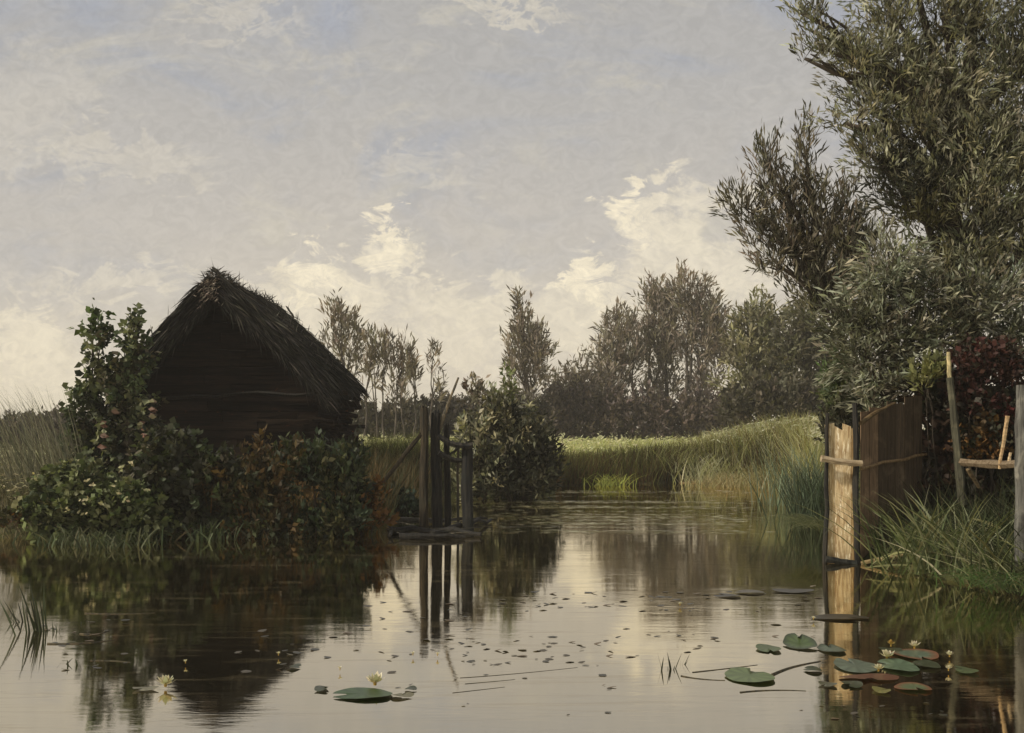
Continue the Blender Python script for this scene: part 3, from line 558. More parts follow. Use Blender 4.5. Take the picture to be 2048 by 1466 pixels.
# ------------------------------------------------------------------ boards on the right bank
gt = empty('plank_gate', tuple(W(1686, 855, 13.8)[:2])+(0,), 'bright yellowish bleached plank gate standing in the water between two dark posts', 'gate')
PD = 13.8
for i, (xa, xb, yt, c) in enumerate([(1651, 1668.5, 850, (.9, .84, .72)), (1668.5, 1686.5, 857, (1.05, 1, .95)), (1686.5, 1702.5, 847, (1, .95, .88)), (1702.5, 1717, 853, (.7, .6, .46))]):
    q = MB(); A = W(xa, yt, PD); Bq = W(xb, yt, PD); zt = A[2]; yo = rng.uniform(-.003, .003)
    rows = 14; Vv = []
    for j in range(rows):
        t_ = j/(rows-1); z_ = -.15+(zt+.15)*t_
        if j == rows-1:
            zs = [zt+rng.uniform(-.04, .04), zt+rng.uniform(-.05, .05)]
        else: zs = [z_, z_]
        e1, e2 = rng.uniform(-.004, .004, 2)
        for (x_, zz) in ((A[0]+e1, zs[0]), (Bq[0]+e2-.001, zs[1])): Vv += [(x_, PD+yo, zz), (x_, PD+yo+.025, zz)]
    fs = []
    for j in range(rows-1):
        b = 4*j; fs += [(b, b+2, b+6, b+4), (b+3, b+1, b+5, b+7), (b+1, b, b+4, b+5), (b+2, b+3, b+7, b+6)]
    b = 4*(rows-1); fs += [(b, b+2, b+3, b+1)]
    q.add(Vv, fs, c); q.build('plank', M['bleached'], gt)
def rpost(px, ptop, wpx, d, col, mat, par, name='post', lean=0, pb=1130, jit=.14, zb=None):
    a = W(px+lean, ptop, d); b = W(px, pb, d)
    if zb is not None: b[2] = zb
    q = MB(); pts = curve(b, a, (0, 0, 0), 10, .003); r = wpx/2*d/F
    q.tube(pts, np.linspace(1.1, .8, 10)*r, 7, col, jit); return q.build(name, M[mat], par)
rpost(1650, 826, 9, PD-.03, (.9, .9, .9), 'pile', gt, lean=5, zb=-.3); rpost(1716, 806, 13, PD-.05, (.9, .9, .9), 'pile', gt, lean=-7, zb=-.3)
bar((1642, 917), (1724, 927), .045, .04, (1.1, 1.05, .95), 'rail', PD-.12, PD-.12, gt, 'rail', sag=-.01)
bar((1652, 1118), (1712, 1128), .04, .05, (.7, .8, .8), 'sill', PD-.1, PD-.1, gt, 'pile')
bs = empty('board_fence', tuple(W(1780, 855, 14.4)[:2])+(0,), 'tall brown board fence panel with a sloping top right of the bleached gate', 'fence')
nb = 7
for i in range(nb):
    a, b = i/nb, (i+1)/nb-.006; q = MB(); px0, px1 = 1722+123*a, 1722+123*b; d0_, d1_ = 13.9+1.1*a, 13.9+1.1*b
    tj = rng.uniform(-5, 5); t0, t1 = 826-34*min(1, a*1.3)+tj+rng.uniform(-3, 3), 826-34*min(1, a*1.3)+tj+rng.uniform(-3, 3)
    P00, P10 = W(px0, t0, d0_), W(px1, t1, d1_); zb_ = -.15; th_ = np.array([0, .03, 0])
    Vv = []
    for j in range(12):
        k_ = j/11
        for Pp in (P00, P10): z_ = zb_+(Pp[2]-zb_)*k_; Vv += [np.array([Pp[0], Pp[1], z_]), np.array([Pp[0], Pp[1], z_])+th_]
    fs = []
    for j in range(11):
        b_ = 4*j; fs += [(b_, b_+2, b_+6, b_+4), (b_+3, b_+1, b_+5, b_+7), (b_+1, b_, b_+4, b_+5), (b_+2, b_+3, b_+7, b_+6)]
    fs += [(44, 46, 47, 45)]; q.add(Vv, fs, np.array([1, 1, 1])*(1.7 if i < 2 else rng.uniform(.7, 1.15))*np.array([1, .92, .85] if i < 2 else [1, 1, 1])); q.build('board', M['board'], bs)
bar((1722, 938), (1852, 909), .022, .018, (.8, .65, .45), 'rail', 13.8, 14.9, bs, 'rail', sag=.01)
bar((1722, 846), (1790, 806), .03, .016, (.35, .28, .18), 'top_rail', 13.8, 14.3, bs, 'rail', sag=.02)
bar((1722, 1126), (1882, 1098), .025, .014, (.9, .85, .6), 'bottom_rail', 13.6, 13.4, bs, 'rail', sag=.01)
ps = empty('leaning_post', W(1925, 1000, 14.5), 'thin grey-green leaning post with a pale tip beside the dark gap', 'post')
ps.location.z = .25
rpost(1925, 755, 17, 14.5, (.6, .62, .52), 'post', ps, lean=-26, pb=1010)
rpost(1899, 704, 9, 14.5, (3.2, 2.9, 2.0), 'post', ps, 'broken_tip', lean=-2, pb=765)  # tip tinted much paler than the post
p2 = empty('leaning_post', W(1945, 1000, 15.2), 'dark slim post behind the leaning grey-green one', 'post'); p2.location.z = .25
rpost(1955, 770, 10, 15.2, (.35, .33, .3), 'post', p2, lean=-18, pb=1010)
fn = empty('rail_fence', W(2040, 1060, 11.6), 'weathered rail with pale stubs nailed to a blue-grey post at the right edge', 'fence'); fn.location.z = .1
rpost(2043, 770, 24, 11.6, (.9, .95, 1.05), 'post', fn, lean=-2, pb=1140)
bar((1925, 925), (2100, 932), .05, .045, (.55, .5, .45), 'rail', 12.8, 11.2, fn, 'rail', sag=0)
bar((1999, 938), (2015, 832), .016, .026, (1.3, 1.1, .85), 'stub', 12, 12, fn, 'rail'); bar((2016, 935), (2021, 905), .02, .015, (1.6, 1.5, 1.3), 'stub', 11.9, 11.9, fn, 'rail')
bar((1936, 938), (1958, 975), .03, .02, (.5, .45, .35), 'stub', 12.7, 12.8, fn, 'rail')
# ------------------------------------------------------------------ right-hand trees and bushes
plant('big_tree', 'tall dense olive tree filling the upper right corner', 'tree',
      [(1632, 45, 30, 45, .55), (1655, 105, 50, 28, .7), (1720, 130, 60, 45), (1790, 50, 50, 60), (1800, 150, 75, 55), (1740, 215, 55, 35), (1885, 40, 50, 45, .7), (1950, 60, 60, 60), (1900, 170, 90, 70), (2010, 150, 80, 90), (1840, 250, 90, 60), (1930, 300, 100, 80), (2030, 320, 80, 110),
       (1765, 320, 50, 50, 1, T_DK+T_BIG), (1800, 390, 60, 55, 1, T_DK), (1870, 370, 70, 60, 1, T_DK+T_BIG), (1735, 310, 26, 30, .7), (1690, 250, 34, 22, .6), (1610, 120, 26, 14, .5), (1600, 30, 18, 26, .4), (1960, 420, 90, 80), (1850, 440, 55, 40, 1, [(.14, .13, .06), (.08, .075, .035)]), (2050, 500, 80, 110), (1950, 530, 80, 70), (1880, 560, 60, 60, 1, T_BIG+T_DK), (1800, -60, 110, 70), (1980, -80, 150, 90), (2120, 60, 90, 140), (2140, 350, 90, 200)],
      16.5, .145, .095, T_BIG, 1975, tr=.2, dens=1.0, up=.15, spread=.34, lpt=15, tl=.40, subs=2, top=(1900, 60), twig=(.05, .04, .03))
plant('leaning_willow', 'feathery willow leaning left over the pond from behind the fence', 'willow',
      [(1488, 420, 36, 30), (1520, 470, 45, 32), (1530, 330, 26, 34, .9), (1545, 385, 30, 36), (1605, 290, 16, 40, .9), (1605, 350, 22, 34), (1590, 425, 42, 42), (1640, 400, 26, 34, .9), (1545, 535, 36, 22), (1580, 505, 42, 34), (1635, 470, 45, 45), (1690, 400, 26, 34, .7), (1690, 480, 45, 55, .9), (1640, 545, 45, 40), (1700, 560, 50, 45), (1650, 610, 50, 40, 1, T_DK+T_BIG), (1610, 575, 36, 28), (1700, 640, 50, 40, 1, T_DK+T_BIG), (1560, 500, 40, 30), (1730, 500, 40, 60)],
      19, .20, .075, [(.18, .152, .11), (.11, .104, .078), (.22, .205, .155), (.075, .07, .053)], 1760, tr=.13, dens=.85, up=.6, spread=.28, lpt=14, tl=.42, subs=3, top=(1600, 400), twig=(.05, .042, .035))
plant('silver_willow', 'silvery grey-green bush hanging over the brown board fence', 'willow',
      [(1790, 520, 55, 36), (1770, 575, 70, 40, 1, T_SILV), (1700, 660, 45, 40, 1, [(.08, .085, .05), (.05, .052, .033)]), (1750, 640, 60, 45), (1840, 600, 60, 55, 1, T_SILV+T_DK), (1800, 680, 70, 45), (1720, 715, 50, 36), (1860, 690, 60, 50, 1, T_SILV+T_BIG), (1920, 630, 60, 60, 1, T_SILV+T_DK), (1990, 600, 60, 60), (2040, 680, 50, 70), (1960, 690, 40, 40, 1, T_BIG), (1760, 755, 60, 40), (1820, 770, 50, 32, 1, T_BIG), (1740, 800, 34, 30), (1885, 770, 40, 30, .8, T_SILV+T_DK)],
      15.6, .155, .095, T_SILV, 1870, tr=.09, dens=1.25, up=-.35, spread=.38, lpt=14, tl=.36, subs=2, stems=4, twig=(.08, .07, .05))
plant('green_bush', 'fresh green bush poking out left of the fence posts', 'bush', [(1686, 742, 20, 24, .8), (1668, 768, 22, 24, .8), (1705, 775, 26, 30), (1680, 805, 34, 26, 1, L_BUSH), (1730, 800, 36, 34, 1, L_BUSH+T_DK), (1690, 860, 45, 50, 1, T_DK), (1740, 860, 50, 60, 1, T_DK)], 16.2, .10, .16, [(.075, .115, .035), (.05, .075, .026), (.11, .14, .06)], 1690, stems=3, tr=.025, dens=2, up=.9, spread=.5, tl=.22)
plant('green_bush', 'small yellow-green sprig above the dark gap', 'bush', [(1860, 745, 22, 20), (1850, 770, 14, 16, .6)], 14.8, .12, .2, [(.19, .19, .07), (.12, .13, .05)], 1862, stems=2, tr=.015, dens=2, up=.6, spread=.5, tl=.2)
plant('red_bush', 'dark crimson bush behind the leaning posts', 'bush', [(1955, 735, 50, 42), (1945, 800, 50, 45), (2010, 740, 40, 42), (1980, 860, 40, 40, 1, G_RUST+T_DK), (2020, 820, 40, 50, 1, T_DK+[(.08, .02, .015)]), (1960, 900, 40, 30, 1, G_RUST)], 14.8, .09, .3, [(.06, .022, .017), (.042, .018, .014), (.035, .03, .02), (.055, .028, .018)], 1975, stems=4, tr=.03, dens=2.2, up=.2, spread=.9, tl=.2)
plant('shaded_bush', 'undergrowth bush coloured near-black for shade, right of the brown board fence', 'bush', [(1880, 800, 50, 50), (1870, 880, 50, 60), (1950, 850, 60, 60), (2030, 860, 60, 70), (1900, 960, 70, 50), (1990, 980, 80, 50), (2080, 950, 60, 80), (1880, 1020, 55, 40), (1960, 1050, 70, 30)], 15.3, .16, .3, [(.018, .016, .011), (.028, .023, .014), (.04, .022, .014), (.022, .028, .016)], 1940, stems=6, tr=.04, dens=2.6, up=.2, spread=.9, tl=.25)  # shadow of the undergrowth gap is put into the near-black leaf colours
def clump(name, label, px, py, n, h, wd, lean, P, spread, cat='grass clump', d=None, z=None, azi=None, group=None, k=6, bend=1.0, flop=.2, dy=.3):
    c = G(px, py) if d is None else W(px, py, d)
    if z is not None: c[2] = z
    elif d is not None: c[2] = max(-.05, float(zg(c[:1], c[1:2])[0]))
    r = empty(name, c, label, cat, group); mb = MB()
    pts = c+np.stack([rng.normal(0, spread, n), rng.normal(0, dy, n), np.full(n, -.03)], 1)
    blades(mb, pts, h*rng.uniform(.5, 1.15, n), wd*rng.uniform(.6, 1.3, n), lean*rng.uniform(.2, 1.3, n), pal(P, n), k=k, bend=bend, azi=azi, flop=flop)
    mb.build('blade', M['grass'], r); return r
RB = 'reed and grass clumps on the right bank'
clump('reed_clump', 'blue-green reeds left of the bleached gate', 1618, 975, 420, 1.35, .018, .22, [(.15, .20, .14), (.22, .26, .19), (.12, .14, .08), (.17, .17, .09)], .42, d=24, group=RB, flop=.05)
clump('reed_clump', 'dark green reeds close behind the bleached gate', 1640, 1000, 420, 1.15, .014, .25, [(.04, .06, .035), (.06, .085, .05), (.03, .04, .02)], .3, d=19.5, group=RB, flop=.05)
clump('grass_clump', 'drooping grass spilling into the water left of the gate', 1640, 1080, 420, .5, .008, 1.0, [(.09, .10, .045), (.05, .06, .025), (.13, .14, .07)], .12, d=15.2, z=.35, azi=math.pi, group=RB, flop=.9, dy=.5)
clump('reed_clump', 'long green reed blades in front of the brown board fence', 1835, 1120, 90, 1.0, .02, .45, [(.08, .10, .035), (.05, .065, .025), (.20, .21, .11), (.14, .15, .06)], .2, d=12.9, z=.05, group=RB)
clump('reed_clump', 'tall reed blades under the rail fence', 1925, 1130, 130, 1.05, .021, .45, [(.08, .10, .04), (.05, .06, .025), (.22, .23, .14), (.14, .14, .06)], .25, d=12.4, z=.1, group=RB)
clump('reed_clump', 'pale arching reed blades at the right edge', 2000, 1150, 110, .75, .019, .8, [(.30, .29, .18), (.17, .18, .09), (.09, .11, .045)], .25, d=11.8, z=.1, group=RB, flop=.35)
clump('grass_clump', 'bright green grass hanging into the water at the right edge', 2010, 1190, 260, .5, .012, .8, [(.06, .11, .03), (.09, .14, .05), (.04, .065, .025), (.12, .12, .06)], .22, d=11.0, z=.12, group=RB, azi=math.pi*1.25, flop=.7)
WG = 'weed tufts along the waterline before the hut'
for (px, py, n, h, wd, P, sp, az_, lab) in [(150, 1092, 150, .34, .02, [(.06, .075, .035), (.04, .055, .025), (.11, .115, .06)], .28, math.pi*1.2, 'leafy green tuft hanging over the water below the flecked bush'),
    (60, 1080, 150, .38, .012, [(.10, .085, .04), (.06, .055, .03), (.16, .14, .08)], .3, math.pi*1.4, 'brownish tuft at the waterline near the left edge'),
    (235, 1096, 150, .36, .022, [(.045, .06, .028), (.03, .04, .02), (.08, .09, .045)], .26, math.pi*1.5, 'broad-bladed dark green tuft right of the hanging leafy one'),
    (330, 1084, 140, .30, .014, [(.05, .06, .03), (.09, .07, .035)], .26, math.pi*1.5, 'dull olive tuft at the waterline under the left roof end'),
    (415, 1084, 120, .42, .024, [(.045, .065, .03), (.08, .10, .05), (.03, .04, .02)], .18, math.pi*1.5, 'bright green upright tuft at the waterline under the gable'),
    (500, 1080, 150, .34, .012, [(.10, .06, .025), (.06, .04, .02), (.045, .05, .022)], .3, math.pi*1.5, 'rusty tuft at the waterline before the door'),
    (600, 1078, 150, .36, .014, [(.035, .045, .022), (.05, .06, .03), (.08, .07, .03)], .3, math.pi*1.5, 'dark tuft at the waterline under the right wall'),
    (700, 1072, 140, .34, .013, [(.16, .085, .025), (.09, .06, .022), (.05, .05, .022)], .25, math.pi*1.6, 'orange-brown tuft at the waterline nearest the post frame')]:
    clump('weed_tuft', lab, px, py-5, n, h, wd, .5, P, sp, 'weed tuft', group=WG, flop=.22, bend=.7, dy=.2)
bl = empty('bent_reed', W(1870, 1100, 12.6), 'pale broken reed leaves bent over the water below the brown fence', 'reed'); bl.location.z = 0
for pts, wd_ in [([(1885, 1090), (1850, 1090), (1822, 1150)], .028), ([(1888, 1092), (1870, 1110), (1850, 1132)], .022), ([(1908, 1090), (1895, 1120), (1878, 1148)], .018), ([(1745, 1145), (1765, 1118), (1800, 1108)], .014), ([(1830, 1110), (1800, 1104), (1775, 1128)], .016), ([(1735, 1138), (1790, 1128), (1850, 1134)], .014), ([(1960, 1040), (2000, 1048), (2040, 1070)], .02), ([(1940, 1085), (1975, 1068), (2010, 1075)], .02)]:
    Pn = np.array([W(a, b, 12.7) for a, b in pts]); t_ = np.linspace(0, 1, 7)[:, None]; cu = (1-t_)**2*Pn[0]+2*t_*(1-t_)*Pn[1]+t_**2*Pn[2]
    cu[:, 1] += rng.uniform(-.3, .3); wv = np.sin(np.linspace(.25, math.pi*.97, 7))[:, None]*wd_; sd2 = np.array([.5, .3, .8])
    q = MB(); q.strips(np.stack([cu-sd2*wv, cu+sd2*wv], 1)[None], pal([(.30, .29, .14), (.2, .2, .09)], 1)); q.build('blade', M['grass'], bl)
# ------------------------------------------------------------------ things on the water
def pad(px, py, rx, ry, c, label, name='lily_pad', cat='lily pad', group='lily pads on the pond', tilt=0, rim=None, notch=None):
    c0 = G(px, py); X_ = rx*c0[1]/F; Y_ = (dist(py-ry)-dist(py+ry))/2; Y_ = min(Y_, X_*1.6)
    c0[2] = .008; n = 30; q = MB(); na = rng.uniform(0, 6.28) if notch is None else notch
    V = [(0, 0, .004)]; C = [np.array(c)*.8]
    for ring in (.55, 1.0):
        for i in range(n):
            a = 2*math.pi*i/n; dn = abs((a-na+math.pi) % (2*math.pi)-math.pi); r = ring*(1+.04*math.sin(3*a+px)+.02*math.sin(7*a))*(1-(.75 if dn < .13 else 0)*(ring > .6))
            z = .006+.012*ring*math.sin(2*a+px)*(ring > .6)*.5+tilt*ring*max(0, math.sin(a+.4))*.05
            V.append((r*X_*math.cos(a), r*Y_*math.sin(a), z)); cc = np.array(c)*(rng.uniform(.9, 1.25) if i % 3 else .68)
            if ring > .6 and rim is not None: cc = np.array(rim)
            C.append(cc)
    fs = [(0, 1+i, 1+(i+1) % n) for i in range(n)]+[(1+i, 1+n+i, 1+n+(i+1) % n, 1+(i+1) % n) for i in range(n)]
    q.add(np.array(V)+c0, fs, np.array(C)); o = q.build(name, M['pad'], None, True)
    return tag(o, label, cat, group)
GREEN, BLUE, DKG = (.07, .095, .04), (.09, .115, .085), (.04, .047, .024)
for a in [(1536, 1299, 24, 8, GREEN, 'small green pad, leftmost of the floating row near the gate reflection'), (1599, 1291, 32, 10, (.06, .09, .03), 'oval green pad with a dark raised rim, second of the row', ),
          (1663, 1300, 26, 13, BLUE, 'blue-green pad, third of the row right of the dark-rimmed one'), (1499, 1354, 48, 15, (.09, .125, .045), 'largest bright green pad lying alone on the pale water'),
          (1712, 1334, 42, 15, BLUE, 'broad blue-green pad left of the white lily flowers'), (1796, 1334, 38, 13, (.09, .13, .08), 'green pad right below the open white lily flower'),
          (1829, 1311, 46, 11, (.09, .12, .08), 'long pad with a red edge at the top of the lily patch'), (1853, 1332, 26, 8, DKG, 'dull dark pad at the right of the lily patch'),
          (1932, 1343, 21, 7, (.07, .09, .04), 'small olive pad furthest right in the lily patch'), (1827, 1378, 36, 8, (.09, .12, .06), 'pad with a red tail lowest in the lily patch'),
          (1762, 1383, 17, 7, (.14, .13, .04), 'yellowish small pad under the lily patch'), (1704, 1371, 20, 7, DKG, 'dark small pad below the broad blue-green one'),
          (1655, 1371, 18, 5, (.07, .07, .04), 'thin greyish pad left of the dark small one'), (1626, 1342, 18, 5, DKG, 'dark sliver of pad between the big green pad and the patch'), (1740, 1358, 60, 6, (.10, .045, .025), 'reddish brown pad edge showing under the blue-green pads'),
          (1780, 1302, 22, 5, DKG, 'dark sunken pad behind the white lily flowers'),
          (726, 1391, 60, 11, (.035, .065, .022), 'long dark green pad beneath the open lily in the foreground'), (822, 1381, 12, 4, DKG, 'tiny dark pad right of the foreground lily'),
          (643, 1380, 14, 6, DKG, 'small dark pad left of the foreground lily'), (804, 1394, 24, 4, (.12, .11, .06), 'faint brownish pad beside the curled end of the foreground pad'), (590, 1336, 12, 4, DKG, 'dark little pad in the hut reflection edge'),
          (1682, 1237, 58, 5, (.035, .03, .02), 'long dark half-sunk pad crossing the gate reflection'), (1585, 1183, 42, 4, (.04, .035, .025), 'long dark half-sunk pad on the pale water left of the gate'),
          (1455, 1193, 27, 3, (.04, .035, .025), 'short dark half-sunk pad left of the longer one'), (1500, 1186, 30, 3, (.08, .07, .05), 'faint brown half-sunk pad between the dark ones'), (290, 1380, 26, 4, (.15, .14, .09), 'pale brown pad under the lily at the left')]:
    red = 'red' in a[5].split(); pad(*a, tilt=1 if 'raised' in a[5] else 0, rim=(.16, .06, .03) if red else ((.03, .04, .02) if 'rim' in a[5] else None), notch=4.8 if red else None)
q = MB(); c0 = G(770, 1383)                           # curled end of the long pad
def lily(px, py, s, label, c=((.55, .51, .38), (.42, .37, .25), (.66, .61, .48)), n=14, open_=.9):
    c0 = G(px, py); c0[2] = .015; r = empty('water_lily', c0, label, 'lily flower', 'lily flowers'); q = MB(); L_ = s*c0[1]/F
    for ring, (el, k) in enumerate(((.35, 1.), (.75, .9), (1.15, .75))):
        for i in range(n//2):
            a = 2*math.pi*(i+.5*ring)/(n//2)+rng.uniform(-.15, .15); e2 = el*open_+rng.uniform(-.12, .12)
            D = np.array([math.cos(a)*math.cos(e2), math.sin(a)*math.cos(e2), math.sin(e2)]); S = unit(np.cross(D, [0, 0, 1.])); U = np.cross(S, D)
            ln = L_*k*rng.uniform(.85, 1.1); t_ = np.linspace(0, 1, 5); wv = np.array([.05, .17, .22, .15, .01])*ln
            cu = c0+np.array([0, 0, .015])+np.outer(t_*ln, D)+np.outer(t_*t_*ln*.22, U)
            q.strips(np.stack([cu-S*wv[:, None], cu+S*wv[:, None]], 1)[None], pal(c, 1, .12))
    q.build('petal', M['petal'], r); q = MB()
    q.tube([c0+np.array([0, 0, .0]), c0+np.array([0, 0, L_*.25+.015])], [L_*.12, L_*.16], 8, (.45, .30, .06)); q.build('stamens', M['petal'], r)
lily(750, 1375, 26, 'cream white lily flower, half open, on the long dark green pad'); lily(331, 1378, 24, 'white star-shaped lily opening alone at the lower left')
lily(1774, 1322, 19, 'white lily with upright petals in the middle of the patch', open_=1.1); lily(1757, 1347, 15, 'creamy flattened lily flower left of the upright one'); lily(1782, 1297, 11, 'small yellow lily bud at the back of the patch', ((.45, .30, .08), (.35, .22, .06)), open_=1.4)
lily(1829, 1301, 15, 'spiky white lily flower behind the long red-edged pad', open_=1.2); lily(1899, 1318, 11, 'small white lily at the dark right side'); lily(1897, 1346, 9, 'tiny white lily nearest the olive pad')
for (x_, y_, lab) in [(680, 1345, 'tiny pale lily bud left of the foreground lily'), (875, 1316, 'pale yellow lily bud below the frame reflection'), (826, 1315, 'small pale bud left of the yellow one'), (1627, 1243, 'small white bud at the left end of the long sunk pad'), (371, 1331, 'white bud at the edge of the dark reflection, left'), (557, 1315, 'tiny white bud in the dark reflection, right of the left one'), (1360, 1214, 'pale fleck of blossom far out on the open water')]:
    lily(x_, y_, 6.5, lab, n=8, open_=.6)
# water-plant shoots
def shoots(px, py, n, h, wd_, P, sp, label, lean=.25, azi=None):
    c = G(px, py); r = empty('water_shoots', c, label, 'water plant', 'shoots standing in the water'); mb = MB()
    pts = c+np.stack([rng.normal(0, sp, n), rng.normal(0, sp, n), np.full(n, -.05)], 1)
    blades(mb, pts, h*rng.uniform(.45, 1.15, n), wd_*rng.uniform(.6, 1.3, n), lean*rng.uniform(.3, 1.3, n), pal(P, n), k=5, bend=.3, azi=azi)
    mb.build('blade', M['grass'], r)
SHC = [(.035, .045, .02), (.05, .06, .03), (.03, .033, .02)]
shoots(78, 1262, 26, .40, .014, SHC, .06, 'dark clump of broad shoots standing in the water at the left', .3, math.pi*.95)
shoots(42, 1245, 9, .2, .01, SHC, .035, 'smaller dark shoots just left of the broad clump', .5, math.pi); shoots(18, 1234, 5, .12, .01, SHC, .02, 'short dark shoots nearest the left edge', .2)
shoots(108, 1262, 8, .13, .008, SHC, .035, 'faint thin shoots right of the broad clump', .2); shoots(160, 1250, 5, .13, .008, SHC, .02, 'pair of thin shoots further right of the broad clump', .4)
shoots(140, 1327, 6, .10, .013, SHC, .03, 'low dark folded leaf tips near the lower left', .7); shoots(1340, 1338, 7, .15, .010, SHC, .03, 'small pointed shoots in the open water left of the big green pad', .25)
shoots(1362, 1330, 5, .12, .005, SHC, .012, 'two hair-thin shoots right of the small pointed ones', .5, 0.2); shoots(1530, 1403, 6, .05, .008, SHC, .035, 'sprawling dark sprig below the big green pad', 1.2); shoots(183, 1322, 5, .07, .006, SHC, .02, 'tiny sprig right of the folded leaf tips', .3)
# floating leaf flecks: copies of a few source leaves
FC = [(.05, .04, .022), (.035, .032, .02), (.10, .07, .035), (.13, .11, .06)]
srcs = []
for k in range(6):
    q = MB(); n = 9; V = [(0, 0, .012)]
    for i in range(n):
        a = 2*math.pi*i/n; V.append((math.cos(a)*.5*(1+.2*math.sin(2*a+k)), math.sin(a)*.5*(1+.15*math.cos(3*a+k)), .03*math.sin(a+k)+.0))
    q.add(V, [(0, 1+i, 1+(i+1) % n) for i in range(n)], FC[k % 4]); me = q.build('floating_leaf', M['pad']).data
    srcs.append(me)
for o in [o for o in bpy.data.objects if o.name.startswith('floating_leaf')]: bpy.data.objects.remove(o)
spots = []
for (n, xa, xb, ya, yb, lab) in [(57, 1000, 1460, 1183, 1222, 'in the far scattered row right of the post frame reflection'), (51, 930, 1240, 1272, 1332, 'in the middle of the pale open water'), (34, 720, 940, 1205, 1330, 'around the reflection of the post frame'),
    (17, 1240, 1440, 1250, 1330, 'left of the small pointed shoots'), (23, 80, 300, 1240, 1340, 'near the dark shoots at the left'), (20, 440, 720, 1260, 1345, 'in the dark hut reflection'),
    (17, 1500, 1640, 1170, 1275, 'left of the bright gate reflection'), (13, 780, 1290, 1340, 1440, 'in the nearest open water'), (13, 1600, 1900, 1395, 1440, 'below the lily patch')]:
    for _ in range(n): spots.append((rng.uniform(xa, xb), rng.uniform(ya, yb), lab))
for i, (px, py, lab) in enumerate(spots):
    c = G(px, py); k = int(rng.integers(0, 6)); o = bpy.data.objects.new('floating_leaf', srcs[k]); COL.objects.link(o)
    s = rng.uniform(3, 11)*c[1]/F; o.location = (c[0], c[1], .004); o.scale = (s*1.9, s*rng.uniform(.9, 1.8), s*3); o.rotation_euler = (0, rng.uniform(-.2, .2), rng.uniform(-.4, .4))
    tag(o, 'small dark leaf fleck floating '+lab, 'floating leaf', 'leaf flecks floating '+lab)
# long floating stems, plus two dark ripple lines built as tubes
for (pts, r, lab) in [([(1362, 1352), (1400, 1360), (1450, 1361)], .006, 'thin dark floating stem left of the big green pad'), ([(1545, 1350), (1580, 1332), (1641, 1323)], .012, 'curved brown stem rising from the big green pad to the right'), ([(1385, 1345), (1450, 1338), (1515, 1330)], .005, 'thin yellowish floating stem above the dark one'),
                      ([(920, 1356), (1020, 1350), (1155, 1335)], .0022, 'longest hair-thin stem floating in the middle foreground'), ([(930, 1368), (980, 1364), (1030, 1359)], .0022, 'short hair-thin stem below the longest one'), ([(905, 1386), (960, 1380), (1010, 1374)], .0022, 'lowest hair-thin stem in the middle foreground'),
                      ([(95, 1288), (160, 1290), (230, 1280)], .010, 'dark ripple line right of the broad shoots'), ([(170, 1227), (240, 1230), (310, 1226)], .007, 'pale floating stem crossing the bush reflection'), ([(180, 1322), (220, 1320), (262, 1325)], .007, 'grey floating stem under the dark ripple at the lower left'), ([(160, 1268), (190, 1272), (220, 1262)], .010, 'stubby dark ripple line behind the lower left one'), ([(1480, 1385), (1540, 1378), (1612, 1382)], .006, 'thin brown stem floating below the curved one')]:
    q = MB(); P_ = np.array([G(*p) for p in pts]); t_ = np.linspace(0, 1, 9)[:, None]; cu = (1-t_)**2*P_[0]+2*t_*(1-t_)*P_[1]+t_**2*P_[2]; cu[:, 2] = .001
    q.tube(cu, np.linspace(1, .4, 9)*r, 5, (2.2, 2, 1.4), .1); tag(q.build('twig_and_ripple', M['pile']), lab, 'floating twig')
# duckweed / scum streaks in the cove
q = MB(); n = 2600; px = np.concatenate([rng.uniform(1080, 1500, 1900), rng.uniform(960, 1240, 700)]); py = np.concatenate([rng.normal(1030, 16, 1900), rng.normal(990, 5, 700)])
px += 40*np.round(rng.normal(0, .4, n)); lv = rng.uniform(975, 1072, 26); band_ = lv[rng.integers(0, 26, n)]+(px-1250)*.006*rng.choice([-1, 1, 2], n)+rng.normal(0, .7, n); py = np.clip(band_, 978, 1075)
P_ = np.stack([(px-1024)*H/(py-HOR), F*H/(py-HOR), np.full(n, .008)], 1); k_ = sdist(P_[:, 0], P_[:, 1]) < -.05; P_ = P_[k_]; n = len(P_)
leafcards(q, P_, np.stack([np.sign(rng.normal(size=n)), rng.normal(0, .08, n), np.zeros(n)], 1), rng.uniform(.05, .3, n), rng.uniform(.006, .02, n), pal([(.26, .24, .13), (.18, .18, .07), (.34, .31, .2)], n), 0, facing=np.array([0, 0, 9.]))
tag(q.build('duckweed', M['pad']), kind='stuff')
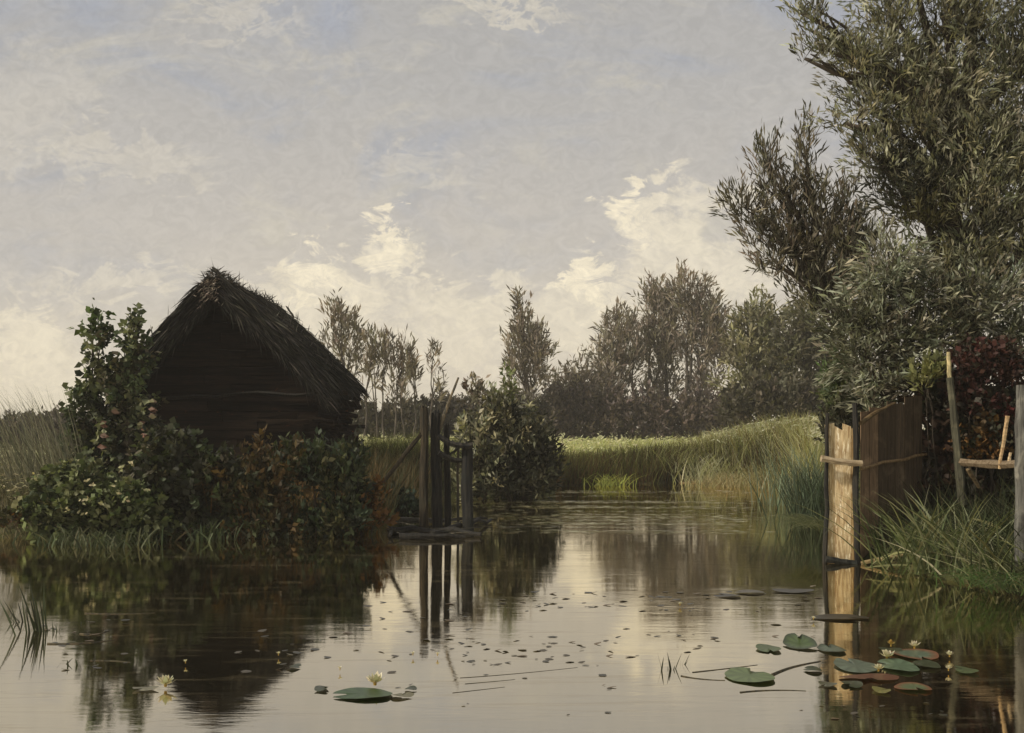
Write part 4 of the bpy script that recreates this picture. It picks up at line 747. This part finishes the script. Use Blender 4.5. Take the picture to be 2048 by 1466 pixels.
# pale driftwood edge on the far shore
for (a, b, lab) in [((1238, 969), (1350, 964), 'pale sun-bleached driftwood branch at the foot of the far reeds'), ((1360, 966), (1440, 965), 'second pale driftwood branch right of the longer one')]:
    p0, p1 = G(*a), G(*b); p0[2] = p1[2] = .015; q = MB(); q.tube(curve(p0, p1, (0, 0, .0), 9, .01), np.linspace(.035, .015, 9), 6, (1.5, 1.35, 1.0), .2); tag(q.build('driftwood', M['rail']), lab, 'driftwood')
clump('grass_clump', 'yellow-green tuft at the waterline of the far bank', 1215, 970, 130, .55, .02, .6, [(.28, .30, .07), (.18, .20, .05)], .35, d=32.0, z=.0, flop=.3)
MG = 'straw tufts on the far bank'
for (px, d_, h, P, lab) in [(1330, 34.5, 1.0, [(.34, .33, .19), (.24, .25, .1)], 'straw-coloured tuft on the far bank left of the swelling slope'), (1405, 34, 1.15, [(.42, .41, .27), (.28, .28, .14)], 'pale straw tuft at the foot of the swelling slope'),
    (1465, 36, 1.0, [(.46, .45, .32), (.34, .34, .2)], 'pale silvery tuft halfway up the swelling slope'), (1530, 33, .9, [(.27, .25, .12), (.19, .17, .07)], 'yellow-brown tuft low on the swelling slope'), (1585, 36, 1.0, [(.40, .40, .28), (.26, .28, .17)], 'pale grey-green tuft near the top of the slope'),
    (1450, 31.6, .6, [(.32, .28, .15), (.2, .16, .07)], 'dry yellow tuft at the waterline below the slope'), (1130, 33.5, .95, [(.26, .30, .08), (.34, .36, .14)], 'fresh green tuft beside the dense dark bush'), (1255, 34.2, .95, [(.10, .11, .03), (.2, .2, .08)], 'dark green tuft in the middle of the far bank')]:
    clump('straw_tuft', lab, px, 900, 260, h, .02, .45, P, .5, 'grass clump', d=d_, group=MG, flop=.2, dy=.5)
# ------------------------------------------------------------------ haze
m, t, out = newmat('haze air'); v = t.new('ShaderNodeVolumePrincipled'); v.inputs['Color'].default_value = (.97, .94, .90, 1); v.inputs['Density'].default_value = .0008; v.inputs['Anisotropy'].default_value = 0.2
t.l.new(v.outputs[0], out.inputs['Volume'])
mb = MB(); mb.box((-1500, -1500, -3), (1500, 1500, 16.5)); tag(mb.build('haze', m), kind='stuff')
for o in bpy.data.objects:
    if '_w' in o: del o['_w']
